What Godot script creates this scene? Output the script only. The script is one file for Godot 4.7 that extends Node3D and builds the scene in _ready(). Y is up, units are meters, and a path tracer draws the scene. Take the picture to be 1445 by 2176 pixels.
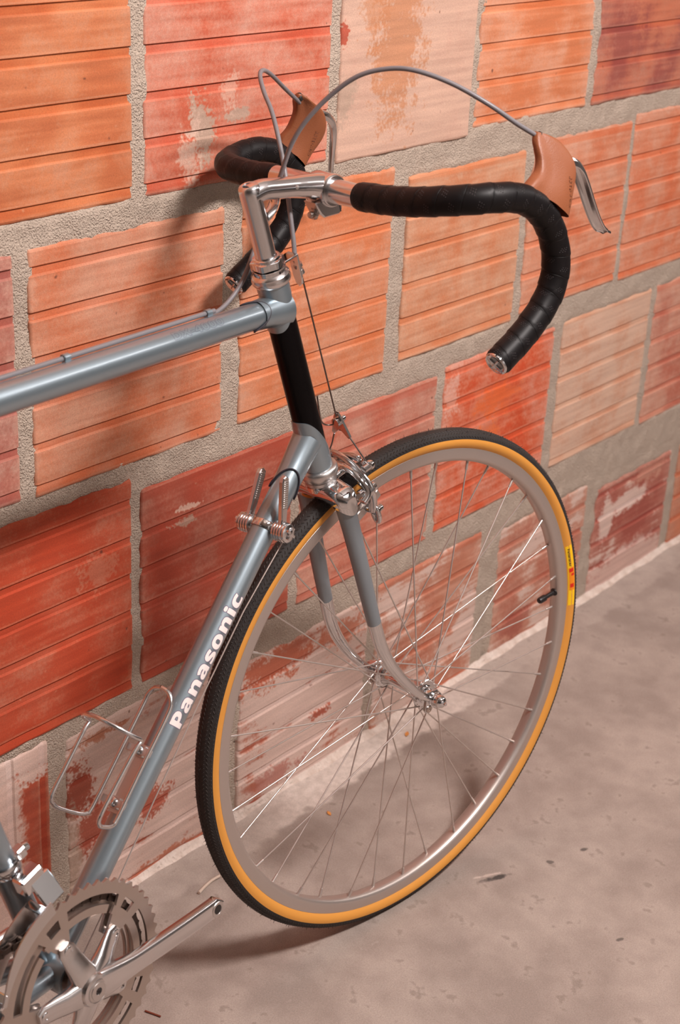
extends Node3D
# A grey-blue road bicycle leaning on a wall of scored clay blocks, seen from above and behind its front wheel.
# World: x along the wall to the right, y up, z out of the wall towards the camera; the wall face is z = 0, the floor y = 0.

# ---------------------------------------------------------------- shapes (given in millimetres)
class Sh:
	var v := PackedVector3Array()
	var n := PackedVector3Array()
	var t := PackedVector2Array()

	func tri(a: Vector3, b: Vector3, c: Vector3, na: Vector3, nb: Vector3, nc: Vector3, ua := Vector2.ZERO, ub := Vector2.ZERO, uc := Vector2.ZERO) -> void:
		if (b - a).cross(c - a).length_squared() < 1e-12:
			return
		if not (na.length_squared() > 0.01 and nb.length_squared() > 0.01 and nc.length_squared() > 0.01):
			na = (b - a).cross(c - a).normalized(); nb = na; nc = na
		if (b - a).cross(c - a).dot(na + nb + nc) > 0.0:
			v.append_array([a * 0.001, c * 0.001, b * 0.001]); n.append_array([na, nc, nb]); t.append_array([ua, uc, ub])
		else:
			v.append_array([a * 0.001, b * 0.001, c * 0.001]); n.append_array([na, nb, nc]); t.append_array([ua, ub, uc])

	func flat(a: Vector3, b: Vector3, c: Vector3, towards: Vector3) -> void:
		var k := (b - a).cross(c - a).normalized()
		if k.dot(towards) < 0.0:
			k = -k
		tri(a, b, c, k, k, k)

	func quad(a: Vector3, b: Vector3, c: Vector3, d: Vector3, towards: Vector3) -> void:
		flat(a, b, c, towards); flat(a, c, d, towards)

	# rows of points; normals from the neighbours, turned away from the rows' centres (or along «towards»)
	func grid(rows: Array, wrap_u := true, wrap_v := false, towards := Vector3.ZERO, uvs := Vector2.ONE, u_len := []) -> void:
		var nr := rows.size()
		var nc: int = rows[0].size()
		var norms := []
		for i in nr:
			var row: PackedVector3Array = rows[i]
			var up_row: PackedVector3Array = rows[(i + 1) % nr if wrap_v else mini(i + 1, nr - 1)]
			var dn_row: PackedVector3Array = rows[(i + nr - 1) % nr if wrap_v else maxi(i - 1, 0)]
			var cen := Vector3.ZERO
			for q in row:
				cen += q
			cen /= nc
			var line := PackedVector3Array()
			for j in nc:
				var a := row[(j + 1) % nc if wrap_u else mini(j + 1, nc - 1)] - row[(j + nc - 1) % nc if wrap_u else maxi(j - 1, 0)]
				var b := up_row[j] - dn_row[j]
				var k := a.cross(b).normalized()
				var out := towards if towards != Vector3.ZERO else row[j] - cen
				if k.dot(out) < 0.0:
					k = -k
				line.append(k if k.length() > 0.5 else out.normalized())
			norms.append(line)
		for i in (nr if wrap_v else nr - 1):
			var i2 := (i + 1) % nr
			for j in (nc if wrap_u else nc - 1):
				var j2 := (j + 1) % nc
				var u0 := Vector2(float(j) / nc, u_len[i] if u_len else float(i) / nr) * uvs
				var u1 := Vector2(float(j + 1) / nc, u_len[i] if u_len else float(i) / nr) * uvs
				var u2 := Vector2(float(j + 1) / nc, u_len[i + 1] if u_len else float(i + 1) / nr) * uvs
				var u3 := Vector2(float(j) / nc, u_len[i + 1] if u_len else float(i + 1) / nr) * uvs
				tri(rows[i][j], rows[i][j2], rows[i2][j2], norms[i][j], norms[i][j2], norms[i2][j2], u0, u1, u2)
				tri(rows[i][j], rows[i2][j2], rows[i2][j], norms[i][j], norms[i2][j2], norms[i2][j], u0, u2, u3)

	func fan(ring: PackedVector3Array, towards: Vector3) -> void:
		var c := Vector3.ZERO
		for q in ring:
			c += q
		c /= ring.size()
		for j in ring.size():
			flat(c, ring[j], ring[(j + 1) % ring.size()], towards)

	# a swept tube; radius a number or one per point; «flat_by» squashes along the frame's second axis
	func tube(pts: PackedVector3Array, radius, sides := 12, caps := true, side_hint := Vector3.ZERO, squash := 1.0, uvs := Vector2.ONE) -> void:
		var rows := []
		var lens := []
		var run := 0.0
		var side := Vector3.ZERO
		var first := Vector3.ZERO
		var last := Vector3.ZERO
		for i in pts.size():
			var d := (pts[mini(i + 1, pts.size() - 1)] - pts[maxi(i - 1, 0)]).normalized()
			if i == 0:
				side = side_hint if side_hint != Vector3.ZERO else (Vector3.UP if absf(d.y) < 0.8 else Vector3.RIGHT)
				first = d
			else:
				run += pts[i].distance_to(pts[i - 1])
			last = d
			if side_hint != Vector3.ZERO:
				side = side_hint
			side = (side - d * side.dot(d)).normalized()
			var other := d.cross(side)
			var r: float = radius[i] if radius is Array or radius is PackedFloat32Array else radius
			var row := PackedVector3Array()
			for j in sides:
				var a := TAU * j / sides
				row.append(pts[i] + side * cos(a) * r + other * sin(a) * r * squash)
			rows.append(row); lens.append(run)
		grid(rows, true, false, Vector3.ZERO, uvs, lens)
		if caps:
			fan(rows[0], -first); fan(rows[-1], last)

	# profile of (along, radius) turned about an axis; sharp corners are kept
	func lathe(prof: Array, at: Vector3, axis: Vector3, sides := 24, closed := false, arc0 := 0.0, arc1 := TAU) -> void:
		var z := axis.normalized()
		var x := z.cross(Vector3.UP if absf(z.y) < 0.8 else Vector3.RIGHT).normalized()
		if absf(z.z) > 0.99:
			x = Vector3.RIGHT
		var y := z.cross(x)
		var m := prof.size()
		for i in (m if closed else m - 1):
			var p: Vector2 = prof[i]
			var q: Vector2 = prof[(i + 1) % m]
			var e := (q - p).normalized()
			if p.distance_to(q) < 0.0001:
				continue
			var k := Vector2(-e.y, e.x)
			var k0 := k
			var k1 := k
			if i > 0 or closed:
				var e0: Vector2 = (p - prof[(i + m - 1) % m]).normalized()
				if e0.dot(e) > 0.76:
					k0 = (k + Vector2(-e0.y, e0.x)).normalized()
			if i < m - 2 or closed:
				var e1: Vector2 = (prof[(i + 2) % m] - q).normalized()
				if e1.dot(e) > 0.76:
					k1 = (k + Vector2(-e1.y, e1.x)).normalized()
			for j in sides:
				var a := arc0 + (arc1 - arc0) * j / sides
				var b := arc0 + (arc1 - arc0) * (j + 1) / sides
				var ra := x * cos(a) + y * sin(a)
				var rb := x * cos(b) + y * sin(b)
				var na0 := z * k0.x + ra * k0.y
				var na1 := z * k1.x + ra * k1.y
				var nb0 := z * k0.x + rb * k0.y
				var nb1 := z * k1.x + rb * k1.y
				var pa := at + z * p.x + ra * p.y
				var pb := at + z * p.x + rb * p.y
				var qa := at + z * q.x + ra * q.y
				var qb := at + z * q.x + rb * q.y
				var ua := Vector2(float(j) / sides, float(i) / m)
				var ub := Vector2(float(j + 1) / sides, float(i) / m)
				var uc := Vector2(float(j + 1) / sides, float(i + 1) / m)
				var ud := Vector2(float(j) / sides, float(i + 1) / m)
				if p.y > 0.0001:
					tri(pa, pb, qb, na0, nb0, nb1, ua, ub, uc)
				if q.y > 0.0001:
					tri(pa, qb, qa, na0, nb1, na1, ua, uc, ud)

	# a polygon in the plane of ex, ey given a thickness along ez, with chamfered rims
	func plate(poly: PackedVector2Array, at: Vector3, ex: Vector3, ey: Vector3, ez: Vector3, z0: float, z1: float, bev := 0.0) -> void:
		var m := poly.size()
		var inner := PackedVector2Array()
		var turn := 1.0 if not Geometry2D.is_polygon_clockwise(poly) else -1.0
		for i in m:
			var e0 := (poly[i] - poly[(i + m - 1) % m]).normalized()
			var e1 := (poly[(i + 1) % m] - poly[i]).normalized()
			var k := (Vector2(-e0.y, e0.x) + Vector2(-e1.y, e1.x)) * turn
			inner.append(poly[i] + k.normalized() * bev)
		var w := func(p: Vector2, z: float) -> Vector3: return at + ex * p.x + ey * p.y + ez * z
		var idx := Geometry2D.triangulate_polygon(inner)
		for i in range(0, idx.size(), 3):
			flat(w.call(inner[idx[i]], z1), w.call(inner[idx[i + 1]], z1), w.call(inner[idx[i + 2]], z1), ez)
			flat(w.call(inner[idx[i]], z0), w.call(inner[idx[i + 1]], z0), w.call(inner[idx[i + 2]], z0), -ez)
		for i in m:
			var a := poly[i]
			var b := poly[(i + 1) % m]
			var e := (b - a).normalized()
			var o := (ex * e.y - ey * e.x) * turn
			quad(w.call(a, z0 + bev), w.call(b, z0 + bev), w.call(b, z1 - bev), w.call(a, z1 - bev), o)
			if bev > 0.0:
				quad(w.call(a, z1 - bev), w.call(b, z1 - bev), w.call(inner[(i + 1) % m], z1), w.call(inner[i], z1), o + ez)
				quad(w.call(a, z0 + bev), w.call(b, z0 + bev), w.call(inner[(i + 1) % m], z0), w.call(inner[i], z0), o - ez)

	# the band between two outlines with equally many points, given a thickness along z
	func band(outer: PackedVector2Array, inner: PackedVector2Array, z0: float, z1: float, closed := true) -> void:
		var m := outer.size()
		for i in (m if closed else m - 1):
			var a := outer[i]
			var b := outer[(i + 1) % m]
			var c := inner[(i + 1) % m]
			var d := inner[i]
			var mid := (a + b - c - d)
			var o := Vector3(mid.x, mid.y, 0).normalized()
			var w := func(p: Vector2, z: float) -> Vector3: return Vector3(p.x, p.y, z)
			quad(w.call(a, z1), w.call(b, z1), w.call(c, z1), w.call(d, z1), Vector3.BACK)
			quad(w.call(a, z0), w.call(b, z0), w.call(c, z0), w.call(d, z0), Vector3.FORWARD)
			quad(w.call(a, z0), w.call(b, z0), w.call(b, z1), w.call(a, z1), o)
			quad(w.call(d, z0), w.call(c, z0), w.call(c, z1), w.call(d, z1), -o)
		if not closed:
			for i in [0, m - 1]:
				var e := Vector3(outer[i].y, -outer[i].x, 0)
				quad(Vector3(outer[i].x, outer[i].y, z0), Vector3(inner[i].x, inner[i].y, z0), Vector3(inner[i].x, inner[i].y, z1), Vector3(outer[i].x, outer[i].y, z1), e if i == 0 else -e)

	# a box with chamfered edges, in any axes
	func box(at: Vector3, ex: Vector3, ey: Vector3, ez: Vector3, size: Vector3, bev := 0.6) -> void:
		var s := size * 0.5
		plate(PackedVector2Array([Vector2(-s.x + bev, -s.y), Vector2(s.x - bev, -s.y), Vector2(s.x, -s.y + bev), Vector2(s.x, s.y - bev), Vector2(s.x - bev, s.y), Vector2(-s.x + bev, s.y), Vector2(-s.x, s.y - bev), Vector2(-s.x, -s.y + bev)]), at, ex, ey, ez, -s.z, s.z, bev)

	func ball(at: Vector3, r: float, sides := 12) -> void:
		var prof := []
		for i in 9:
			prof.append(Vector2(-cos(PI * i / 8.0) * r, sin(PI * i / 8.0) * r))
		lathe(prof, at, Vector3.UP, sides)

	func hexagon(at: Vector3, axis: Vector3, r: float, h: float) -> void:
		lathe([Vector2(0, 0), Vector2(0, r * 0.9), Vector2(h * 0.12, r), Vector2(h * 0.88, r), Vector2(h, r * 0.9), Vector2(h, 0)], at, axis, 6)

	func mesh() -> ArrayMesh:
		var a := []
		a.resize(Mesh.ARRAY_MAX)
		a[Mesh.ARRAY_VERTEX] = v; a[Mesh.ARRAY_NORMAL] = n; a[Mesh.ARRAY_TEX_UV] = t
		var m := ArrayMesh.new()
		m.add_surface_from_arrays(Mesh.PRIMITIVE_TRIANGLES, a)
		return m


func V(x: float, y: float, z: float) -> Vector3:
	return Vector3(x, y, z)


func pts(list: Array) -> PackedVector3Array:
	var p := PackedVector3Array()
	for q in list:
		p.append(Vector3(q[0], q[1], q[2]))
	return p


# a smooth curve through the points, resampled every «step» millimetres
func smooth(p: PackedVector3Array, step := 4.0) -> PackedVector3Array:
	var out := PackedVector3Array()
	for i in p.size() - 1:
		var a := p[maxi(i - 1, 0)]
		var d := p[mini(i + 2, p.size() - 1)]
		var m := maxi(1, int(p[i].distance_to(p[i + 1]) / step))
		for k in m:
			out.append(p[i].cubic_interpolate(p[i + 1], a, d, float(k) / m))
	out.append(p[-1])
	return out


func ramp(p: PackedVector3Array, radii: Array) -> Array:   # radii spread evenly over the points
	var out := []
	for i in p.size():
		var f := float(i) / (p.size() - 1) * (radii.size() - 1)
		var k := mini(int(f), radii.size() - 2)
		out.append(lerpf(radii[k], radii[k + 1], f - k))
	return out


func part(called: String, s, mat: Material, parent: Node3D, at := Transform3D()) -> MeshInstance3D:
	var o := MeshInstance3D.new()
	o.name = called
	o.mesh = s.mesh() if s is Sh else s
	o.material_override = mat
	o.transform = at
	o.cast_shadow = GeometryInstance3D.SHADOW_CASTING_SETTING_ON
	parent.add_child(o, true)
	return o


func tag(o: Node, label := "", category := "", group := "", kind := "") -> Node:
	if label: o.set_meta("label", label)
	if category: o.set_meta("category", category)
	if group: o.set_meta("group", group)
	if kind: o.set_meta("kind", kind)
	return o


func noise(kind: int, freq: float, octaves: int, at_seed: int) -> FastNoiseLite:
	var f := FastNoiseLite.new()
	f.noise_type = kind; f.frequency = freq; f.fractal_octaves = octaves; f.seed = at_seed
	return f


func noise_tex(freq: float, octaves: int, at_seed: int, size := 512, ramp_colors := [], as_normal := false, strength := 2.0, kind := FastNoiseLite.TYPE_SIMPLEX_SMOOTH) -> NoiseTexture2D:
	var t := NoiseTexture2D.new()
	t.width = size; t.height = size; t.seamless = true; t.generate_mipmaps = false
	t.noise = noise(kind, freq, octaves, at_seed)
	if as_normal:
		t.as_normal_map = true; t.bump_strength = strength
	if ramp_colors:
		var g := Gradient.new()
		var offs := PackedFloat32Array()
		for i in ramp_colors.size():
			offs.append(float(i) / (ramp_colors.size() - 1))
		g.offsets = offs; g.colors = PackedColorArray(ramp_colors)
		t.color_ramp = g
	return t


func mat(color: Color, rough: float, metal := 0.0, spec := 0.5) -> StandardMaterial3D:
	var m := StandardMaterial3D.new()
	m.albedo_color = color; m.roughness = rough; m.metallic = metal; m.metallic_specular = spec
	return m


func rgb(r: float, g: float, b: float) -> Color:
	return Color(r / 255.0, g / 255.0, b / 255.0)


# lettering: a TextMesh laid out to a length and cap height, then carried by «place» (x along, y up the letters) onto a surface
func lettering(s: Sh, words: String, font: String, bold: bool, length: float, cap: float, place: Callable, shift := Vector2.ZERO) -> void:
	var f := SystemFont.new()
	f.font_names = PackedStringArray([font]); f.font_weight = 700 if bold else 400
	var tm := TextMesh.new()
	tm.text = words; tm.font = f; tm.font_size = 64; tm.pixel_size = 0.01; tm.depth = 0.02; tm.curve_step = 1.0
	var a := tm.get_mesh_arrays()
	var p: PackedVector3Array = a[Mesh.ARRAY_VERTEX]
	var ix = a[Mesh.ARRAY_INDEX]
	var lo := Vector3.ONE * 1e9
	var hi := -lo
	for q in p:
		lo = lo.min(q); hi = hi.max(q)
	var order := PackedInt32Array()
	if ix != null and ix.size():
		order = ix
	else:
		for i in p.size():
			order.append(i)
	for i in range(0, order.size(), 3):
		var c := []
		var front := true
		for k in 3:
			var q := p[order[i + k]]
			if q.z < lo.z + (hi.z - lo.z) * 0.9:
				front = false
			c.append(Vector2((q.x - lo.x) / (hi.x - lo.x) * length, (q.y - lo.y) / (hi.y - lo.y) * cap) + shift)
		if not front:
			continue
		# split long triangles so that they follow a round tube
		_letter_tri(s, c[0], c[1], c[2], place, 0)


func _letter_tri(s: Sh, a: Vector2, b: Vector2, c: Vector2, place: Callable, depth: int) -> void:
	var e := maxf(absf(a.y - b.y), maxf(absf(b.y - c.y), absf(c.y - a.y)))
	if e > 3.0 and depth < 3:
		var ab := (a + b) * 0.5
		var bc := (b + c) * 0.5
		var ca := (c + a) * 0.5
		for q in [[a, ab, ca], [ab, b, bc], [ca, bc, c], [ab, bc, ca]]:
			_letter_tri(s, q[0], q[1], q[2], place, depth + 1)
		return
	var pa: Array = place.call(a)
	var pb: Array = place.call(b)
	var pc: Array = place.call(c)
	s.tri(pa[0], pb[0], pc[0], pa[1], pb[1], pc[1])


func _ready() -> void:
	# ---- camera, light, exposure
	var cam := Camera3D.new()
	cam.name = "camera"
	cam.transform = Transform3D(Basis(V(0.63399, 0.04744, 0.77189), V(0.28981, 0.9108, -0.29402), V(-0.71699, 0.4101, 0.56369)), V(0, 1.35408, 1.27366))
	cam.keep_aspect = Camera3D.KEEP_HEIGHT
	var lens := CameraAttributesPhysical.new()
	lens.frustum_focal_length = 24.0 / (2.0 * 1088.0 / 3300.36)   # the lens turns this into the frame's upright angle
	lens.frustum_focus_distance = 1.82
	lens.frustum_near = 0.05
	lens.frustum_far = 60.0
	lens.exposure_aperture = 5.0
	cam.attributes = lens
	add_child(cam)
	cam.current = true

	var env := Environment.new()
	env.background_mode = Environment.BG_COLOR
	env.background_color = rgb(40, 38, 36)
	env.tonemap_mode = Environment.TONE_MAPPER_LINEAR
	env.tonemap_exposure = 1.15
	env.sdfgi_enabled = true; env.ssao_enabled = true; env.ssil_enabled = true
	var we := WorldEnvironment.new()
	we.name = "world"; we.environment = env
	add_child(we)

	build_room()
	build_lamps()
	build_wall()
	build_floor_things()
	build_bicycle()


# ---------------------------------------------------------------- the room
# ceiling lamps: [centre, lens length and width, towards the wall (-1) or away (1), energy]
const LAMPS := [[Vector3(1.35, 2.58, 1.7), 0.8, 0.16, -1.0, 6.8], [Vector3(5.2, 2.5, 1.9), 4.8, 0.11, -1.0, 2.2], [Vector3(1.0, 2.56, 4.2), 2.4, 0.11, 1.0, 10.5]]


func build_room() -> void:
	var paint := mat(rgb(140, 138, 136), 0.9)
	var white := mat(rgb(206, 204, 202), 0.9)
	var lo := V(-4500, 0, 0)
	var hi := V(8500, 2900, 5500)
	for w in [["ceiling", V(2000, 2980, 2700), V(13200, 160, 5800)], ["wall_front", V(2000, 1450, 5580), V(13200, 2900, 160)], ["wall_left", V(-4580, 1450, 2700), V(160, 2900, 5600)], ["wall_right", V(8580, 1450, 2700), V(160, 2900, 5600)]]:
		var s := Sh.new()
		s.box(w[1], Vector3.RIGHT, Vector3.UP, Vector3.BACK, w[2], 2.0)
		tag(part(w[0], s, white if w[0] == "ceiling" else paint, self), "", "", "", "structure")


func build_lamps() -> void:
	for i in LAMPS.size():
		var q: Array = LAMPS[i]
		var root := Node3D.new()
		root.name = "batten_lamp" if i == 0 else "batten_lamp_%03d" % i
		# the lens looks down and towards the wall (or away from it)
		root.transform = Transform3D(Basis(Vector3.RIGHT, 0.0).rotated(Vector3.RIGHT, -PI / 4 if q[3] < 0 else -PI * 3 / 4), q[0])
		add_child(root)
		tag(root, ["short white panel lamp under the ceiling above the bicycle", "long white batten lamp under the ceiling further right along the wall", "long white batten lamp under the ceiling across the room"][i], "lamp", "batten lamps under the ceiling")
		var g := mat(Color.WHITE, 0.4)
		g.emission_enabled = true; g.emission = Color(1.0, 0.96, 0.945); g.emission_energy_multiplier = 6.0
		var s := Sh.new()
		s.box(V(0, 0, 4), Vector3.RIGHT, Vector3.UP, Vector3.BACK, V(q[1] * 1000.0, q[2] * 1000.0, 8), 2.0)
		part("lens", s, g, root)
		s = Sh.new()
		s.box(V(0, 0, 35), Vector3.RIGHT, Vector3.UP, Vector3.BACK, V(q[1] * 1000.0 + 30.0, q[2] * 1000.0 + 14.0, 54), 4.0)
		part("housing", s, mat(rgb(210, 210, 208), 0.5), root)
		for x in [-0.4, 0.4]:
			s = Sh.new()
			s.tube(PackedVector3Array([V(x * q[1] * 1000.0, 0, 40), V(x * q[1] * 1000.0, 0, 40) + root.transform.basis.inverse() * Vector3.UP * 345.0]), 6.0, 8)
			part("hanger_rod", s, mat(rgb(90, 90, 90), 0.5), root)
		var l := AreaLight3D.new()
		l.name = "light"
		l.position = V(0, 0, -0.004)
		l.area_size = Vector2(q[1], q[2])
		l.area_normalize_energy = true
		l.light_color = Color(1.0, 0.96, 0.945)
		l.light_energy = q[4]
		l.area_range = 20.0
		l.area_attenuation = 2.0
		l.shadow_enabled = true
		root.add_child(l)


# ---------------------------------------------------------------- the wall: mortar, and blocks that stand proud of it
const WX0 := 725.0
const WY1 := 1290.0
const WMM := 1.03     # millimetres to a texture pixel
const TW := 2048
const TH := 1264

var wall_px := PackedByteArray()
var n_low := PackedByteArray()
var n_mid := PackedByteArray()
var n_fine := PackedByteArray()
var n_streak := PackedByteArray()
var n_rag := PackedByteArray()
var n_speck := PackedByteArray()


func noise_bytes(w: int, h: int, freq: float, oct: int, sd: int, sx := 1, sy := 1) -> PackedByteArray:
	var im := noise(FastNoiseLite.TYPE_SIMPLEX_SMOOTH, freq, oct, sd).get_image(w / sx, h / sy)
	im.convert(Image.FORMAT_L8)
	if sx > 1 or sy > 1:
		im.resize(w, h, Image.INTERPOLATE_BILINEAR)
	return im.get_data()


# one block's face: [x0, x1, y0, y1], two clay colours, dust colour and amount, white paint amount, patches
func paint_block(b: Dictionary) -> void:
	var x0: float = b.r[0]
	var x1: float = b.r[1]
	var y0: float = b.r[2]
	var y1: float = b.r[3]
	var ca: Color = b.a
	var cb: Color = b.b
	var cd: Color = b.get("dc", rgb(206, 158, 134))
	var dust: float = b.get("d", 0.4)
	var white: float = b.get("w", 0.0)
	var cw: Color = b.get("wc", rgb(222, 200, 190))
	var patches: Array = b.get("p", [])
	var up: bool = b.get("up", false)
	var ds: float = b.get("ds", 0.24)
	var ew := 26.0 if x0 < 1700.0 else 44.0
	var smear: bool = b.get("smear", false)
	for py in range(maxi(0, int((WY1 - y1) / WMM) - 3), mini(TH, int((WY1 - y0) / WMM) + 3)):
		var y := WY1 - (py + 0.5) * WMM
		for px in range(maxi(0, int((x0 - WX0) / WMM) - 3), mini(TW, int((x1 - WX0) / WMM) + 3)):
			var x := WX0 + (px + 0.5) * WMM
			var i := py * TW + px
			var lo := n_low[i] / 255.0
			var mi := n_mid[i] / 255.0
			var fi := n_fine[i] / 255.0
			var st := n_streak[i] / 255.0
			var rg := n_rag[i] / 255.0
			var g := fposmod((x1 - x if up else y - y0) - 7.0, 51.0)
			var strip := g < 10.0
			if smear:
				g = 30.0; strip = false
			var c := ca.lerp(cb, clampf((lo - 0.5) * 2.2 + 0.5 + (st - 0.5) * 0.8, 0.0, 1.0))
			var dd := clampf((lo * 0.45 + mi * 0.4 + rg * 0.35 + st * 0.15 - 0.92 + dust) * 1.7, 0.0, 0.92)
			var ends := maxf(maxf(0.0, 1.0 - (x - x0 + (mi - 0.5) * 40.0) / ew), maxf(0.0, 1.0 - (x1 - x + (mi - 0.5) * 40.0) / ew))
			if x0 > 1700.0:      # mortar smeared over the upper and lower edges too
				ends = maxf(ends, maxf(maxf(0.0, 1.0 - (y - y0 + (mi - 0.5) * 50.0) / 26.0), maxf(0.0, 1.0 - (y1 - y + (mi - 0.5) * 50.0) / 26.0)))
			dd = maxf(dd, minf(0.85, ends * (0.35 + dust) * (0.4 + rg)))
			if strip:
				dd *= 0.3
			elif g > 49.0:
				dd *= 0.5
			elif g < 12.6:
				dd = maxf(dd, 0.25 + rg * 0.35)
			c = c.lerp(cd, dd)
			if white > 0.0:
				var t := (lo * 0.7 + mi * 0.22 + rg * 0.16 + st * 0.34 - 1.16 + white) * 6.0
				if strip: t -= 0.5
				c = c.lerp(cw, clampf(t, 0.0, 0.93))
			for q in patches:
				var ex = (x - q[0]) / q[2]
				var ey = (y - q[1]) / q[3]
				var ns: float = q[7] if q.size() > 7 else 1.0
				var k := 1.0 - sqrt(ex * ex + ey * ey) + ns * ((mi - 0.5) * 1.1 + (rg - 0.5) * 0.9 + (st - 0.5) * 0.3)
				if k > 0.0:
					c = c.lerp(q[4], clampf(k * q[6], 0.0, q[5]))
			c = c.lerp(Color(0.72, 0.57, 0.49), 0.06 if strip else ds)
			var sp := n_speck[i] / 255.0      # pale flecks and small dark pits
			if sp > 0.86:
				c = c.lerp(Color(0.86, 0.74, 0.66), minf((sp - 0.86) * 9.0, 0.7) * rg)
			elif sp < 0.10:
				c = c.lerp(Color(0.30, 0.16, 0.12), minf((0.10 - sp) * 12.0, 0.6))
			var gr := 0.9 + fi * 0.14 + (st - 0.5) * 0.12
			wall_px[i * 3] = clampi(int(c.r * gr * 255.0), 0, 255)
			wall_px[i * 3 + 1] = clampi(int(c.g * gr * 255.0), 0, 255)
			wall_px[i * 3 + 2] = clampi(int(c.b * gr * 255.0), 0, 255)


var wob: FastNoiseLite
var edge_wob: FastNoiseLite


# the front of a clay block: flat bands with narrow grooves between them, soft ragged edges
func block_mesh(r: Array, up: bool, proud: float, smear := false) -> Sh:
	var s := Sh.new()
	var la = (r[3] - r[2]) if not up else (r[1] - r[0])      # across the grooves
	var lb = (r[1] - r[0]) if not up else (r[3] - r[2])      # along them
	var prof := [Vector2(0, -14), Vector2(0.6, -3.0), Vector2(2.2, -0.9), Vector2(4.5, 0)]
	var k := 17.0
	while k < la - 6.0:
		if smear:      # skimmed over with mortar: no grooves left
			prof.append(Vector2(k, 0)); k += 25.0
			continue
		if k - 12.0 > 5.5:
			prof.append(Vector2(k - 12.0, 0)); prof.append(Vector2(k - 9.6, -2.1))
		prof.append(Vector2(k - 0.8, -2.3)); prof.append(Vector2(k, 0.15)); prof.append(Vector2(minf(k + 2.5, la - 5.0), 0))
		k += 51.0
	prof.append_array([Vector2(la - 4.5, 0), Vector2(la - 2.2, -0.9), Vector2(la - 0.6, -3.0), Vector2(la, -14)])
	var xs := [Vector2(0, -14), Vector2(0.6, -3.0), Vector2(2.2, -0.9), Vector2(4.5, 0)]
	var nx := 14
	for i in range(1, nx):
		xs.append(Vector2(4.5 + (lb - 9.0) * i / nx, 0))
	xs.append_array([Vector2(lb - 4.5, 0), Vector2(lb - 2.2, -0.9), Vector2(lb - 0.6, -3.0), Vector2(lb, -14)])
	var rows := []
	for p in prof:
		var row := PackedVector3Array()
		for q in xs:
			var a: float = p.x
			var bb: float = q.x
			var x: float = r[0] + bb if not up else r[1] - a
			var y: float = r[2] + a if not up else r[2] + bb
			var z := minf(p.y, 0.0) + minf(q.y, 0.0) + maxf(p.y, 0.0) * (1.0 if q.y == 0.0 else 0.0) + proud
			var w := wob.get_noise_2d(x, y)
			z += w * 0.9
			# ragged edges
			if a < 3.0 or a > la - 3.0:
				y += edge_wob.get_noise_2d(x * 1.0, y * 0.2) * 1.5
			if bb < 3.0 or bb > lb - 3.0:
				x += edge_wob.get_noise_2d(x * 0.2 + 500.0, y) * 1.5
			row.append(V(x, y, maxf(z, -14.0)))
		rows.append(row)
	for i in rows.size() - 1:
		s.grid([rows[i], rows[i + 1]], false, false, Vector3.BACK)
	# planar texture coordinates on the wall
	for i in s.v.size():
		s.t[i] = Vector2((s.v[i].x * 1000.0 - WX0) / (TW * WMM), (WY1 - s.v[i].y * 1000.0) / (TH * WMM))
	return s


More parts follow.
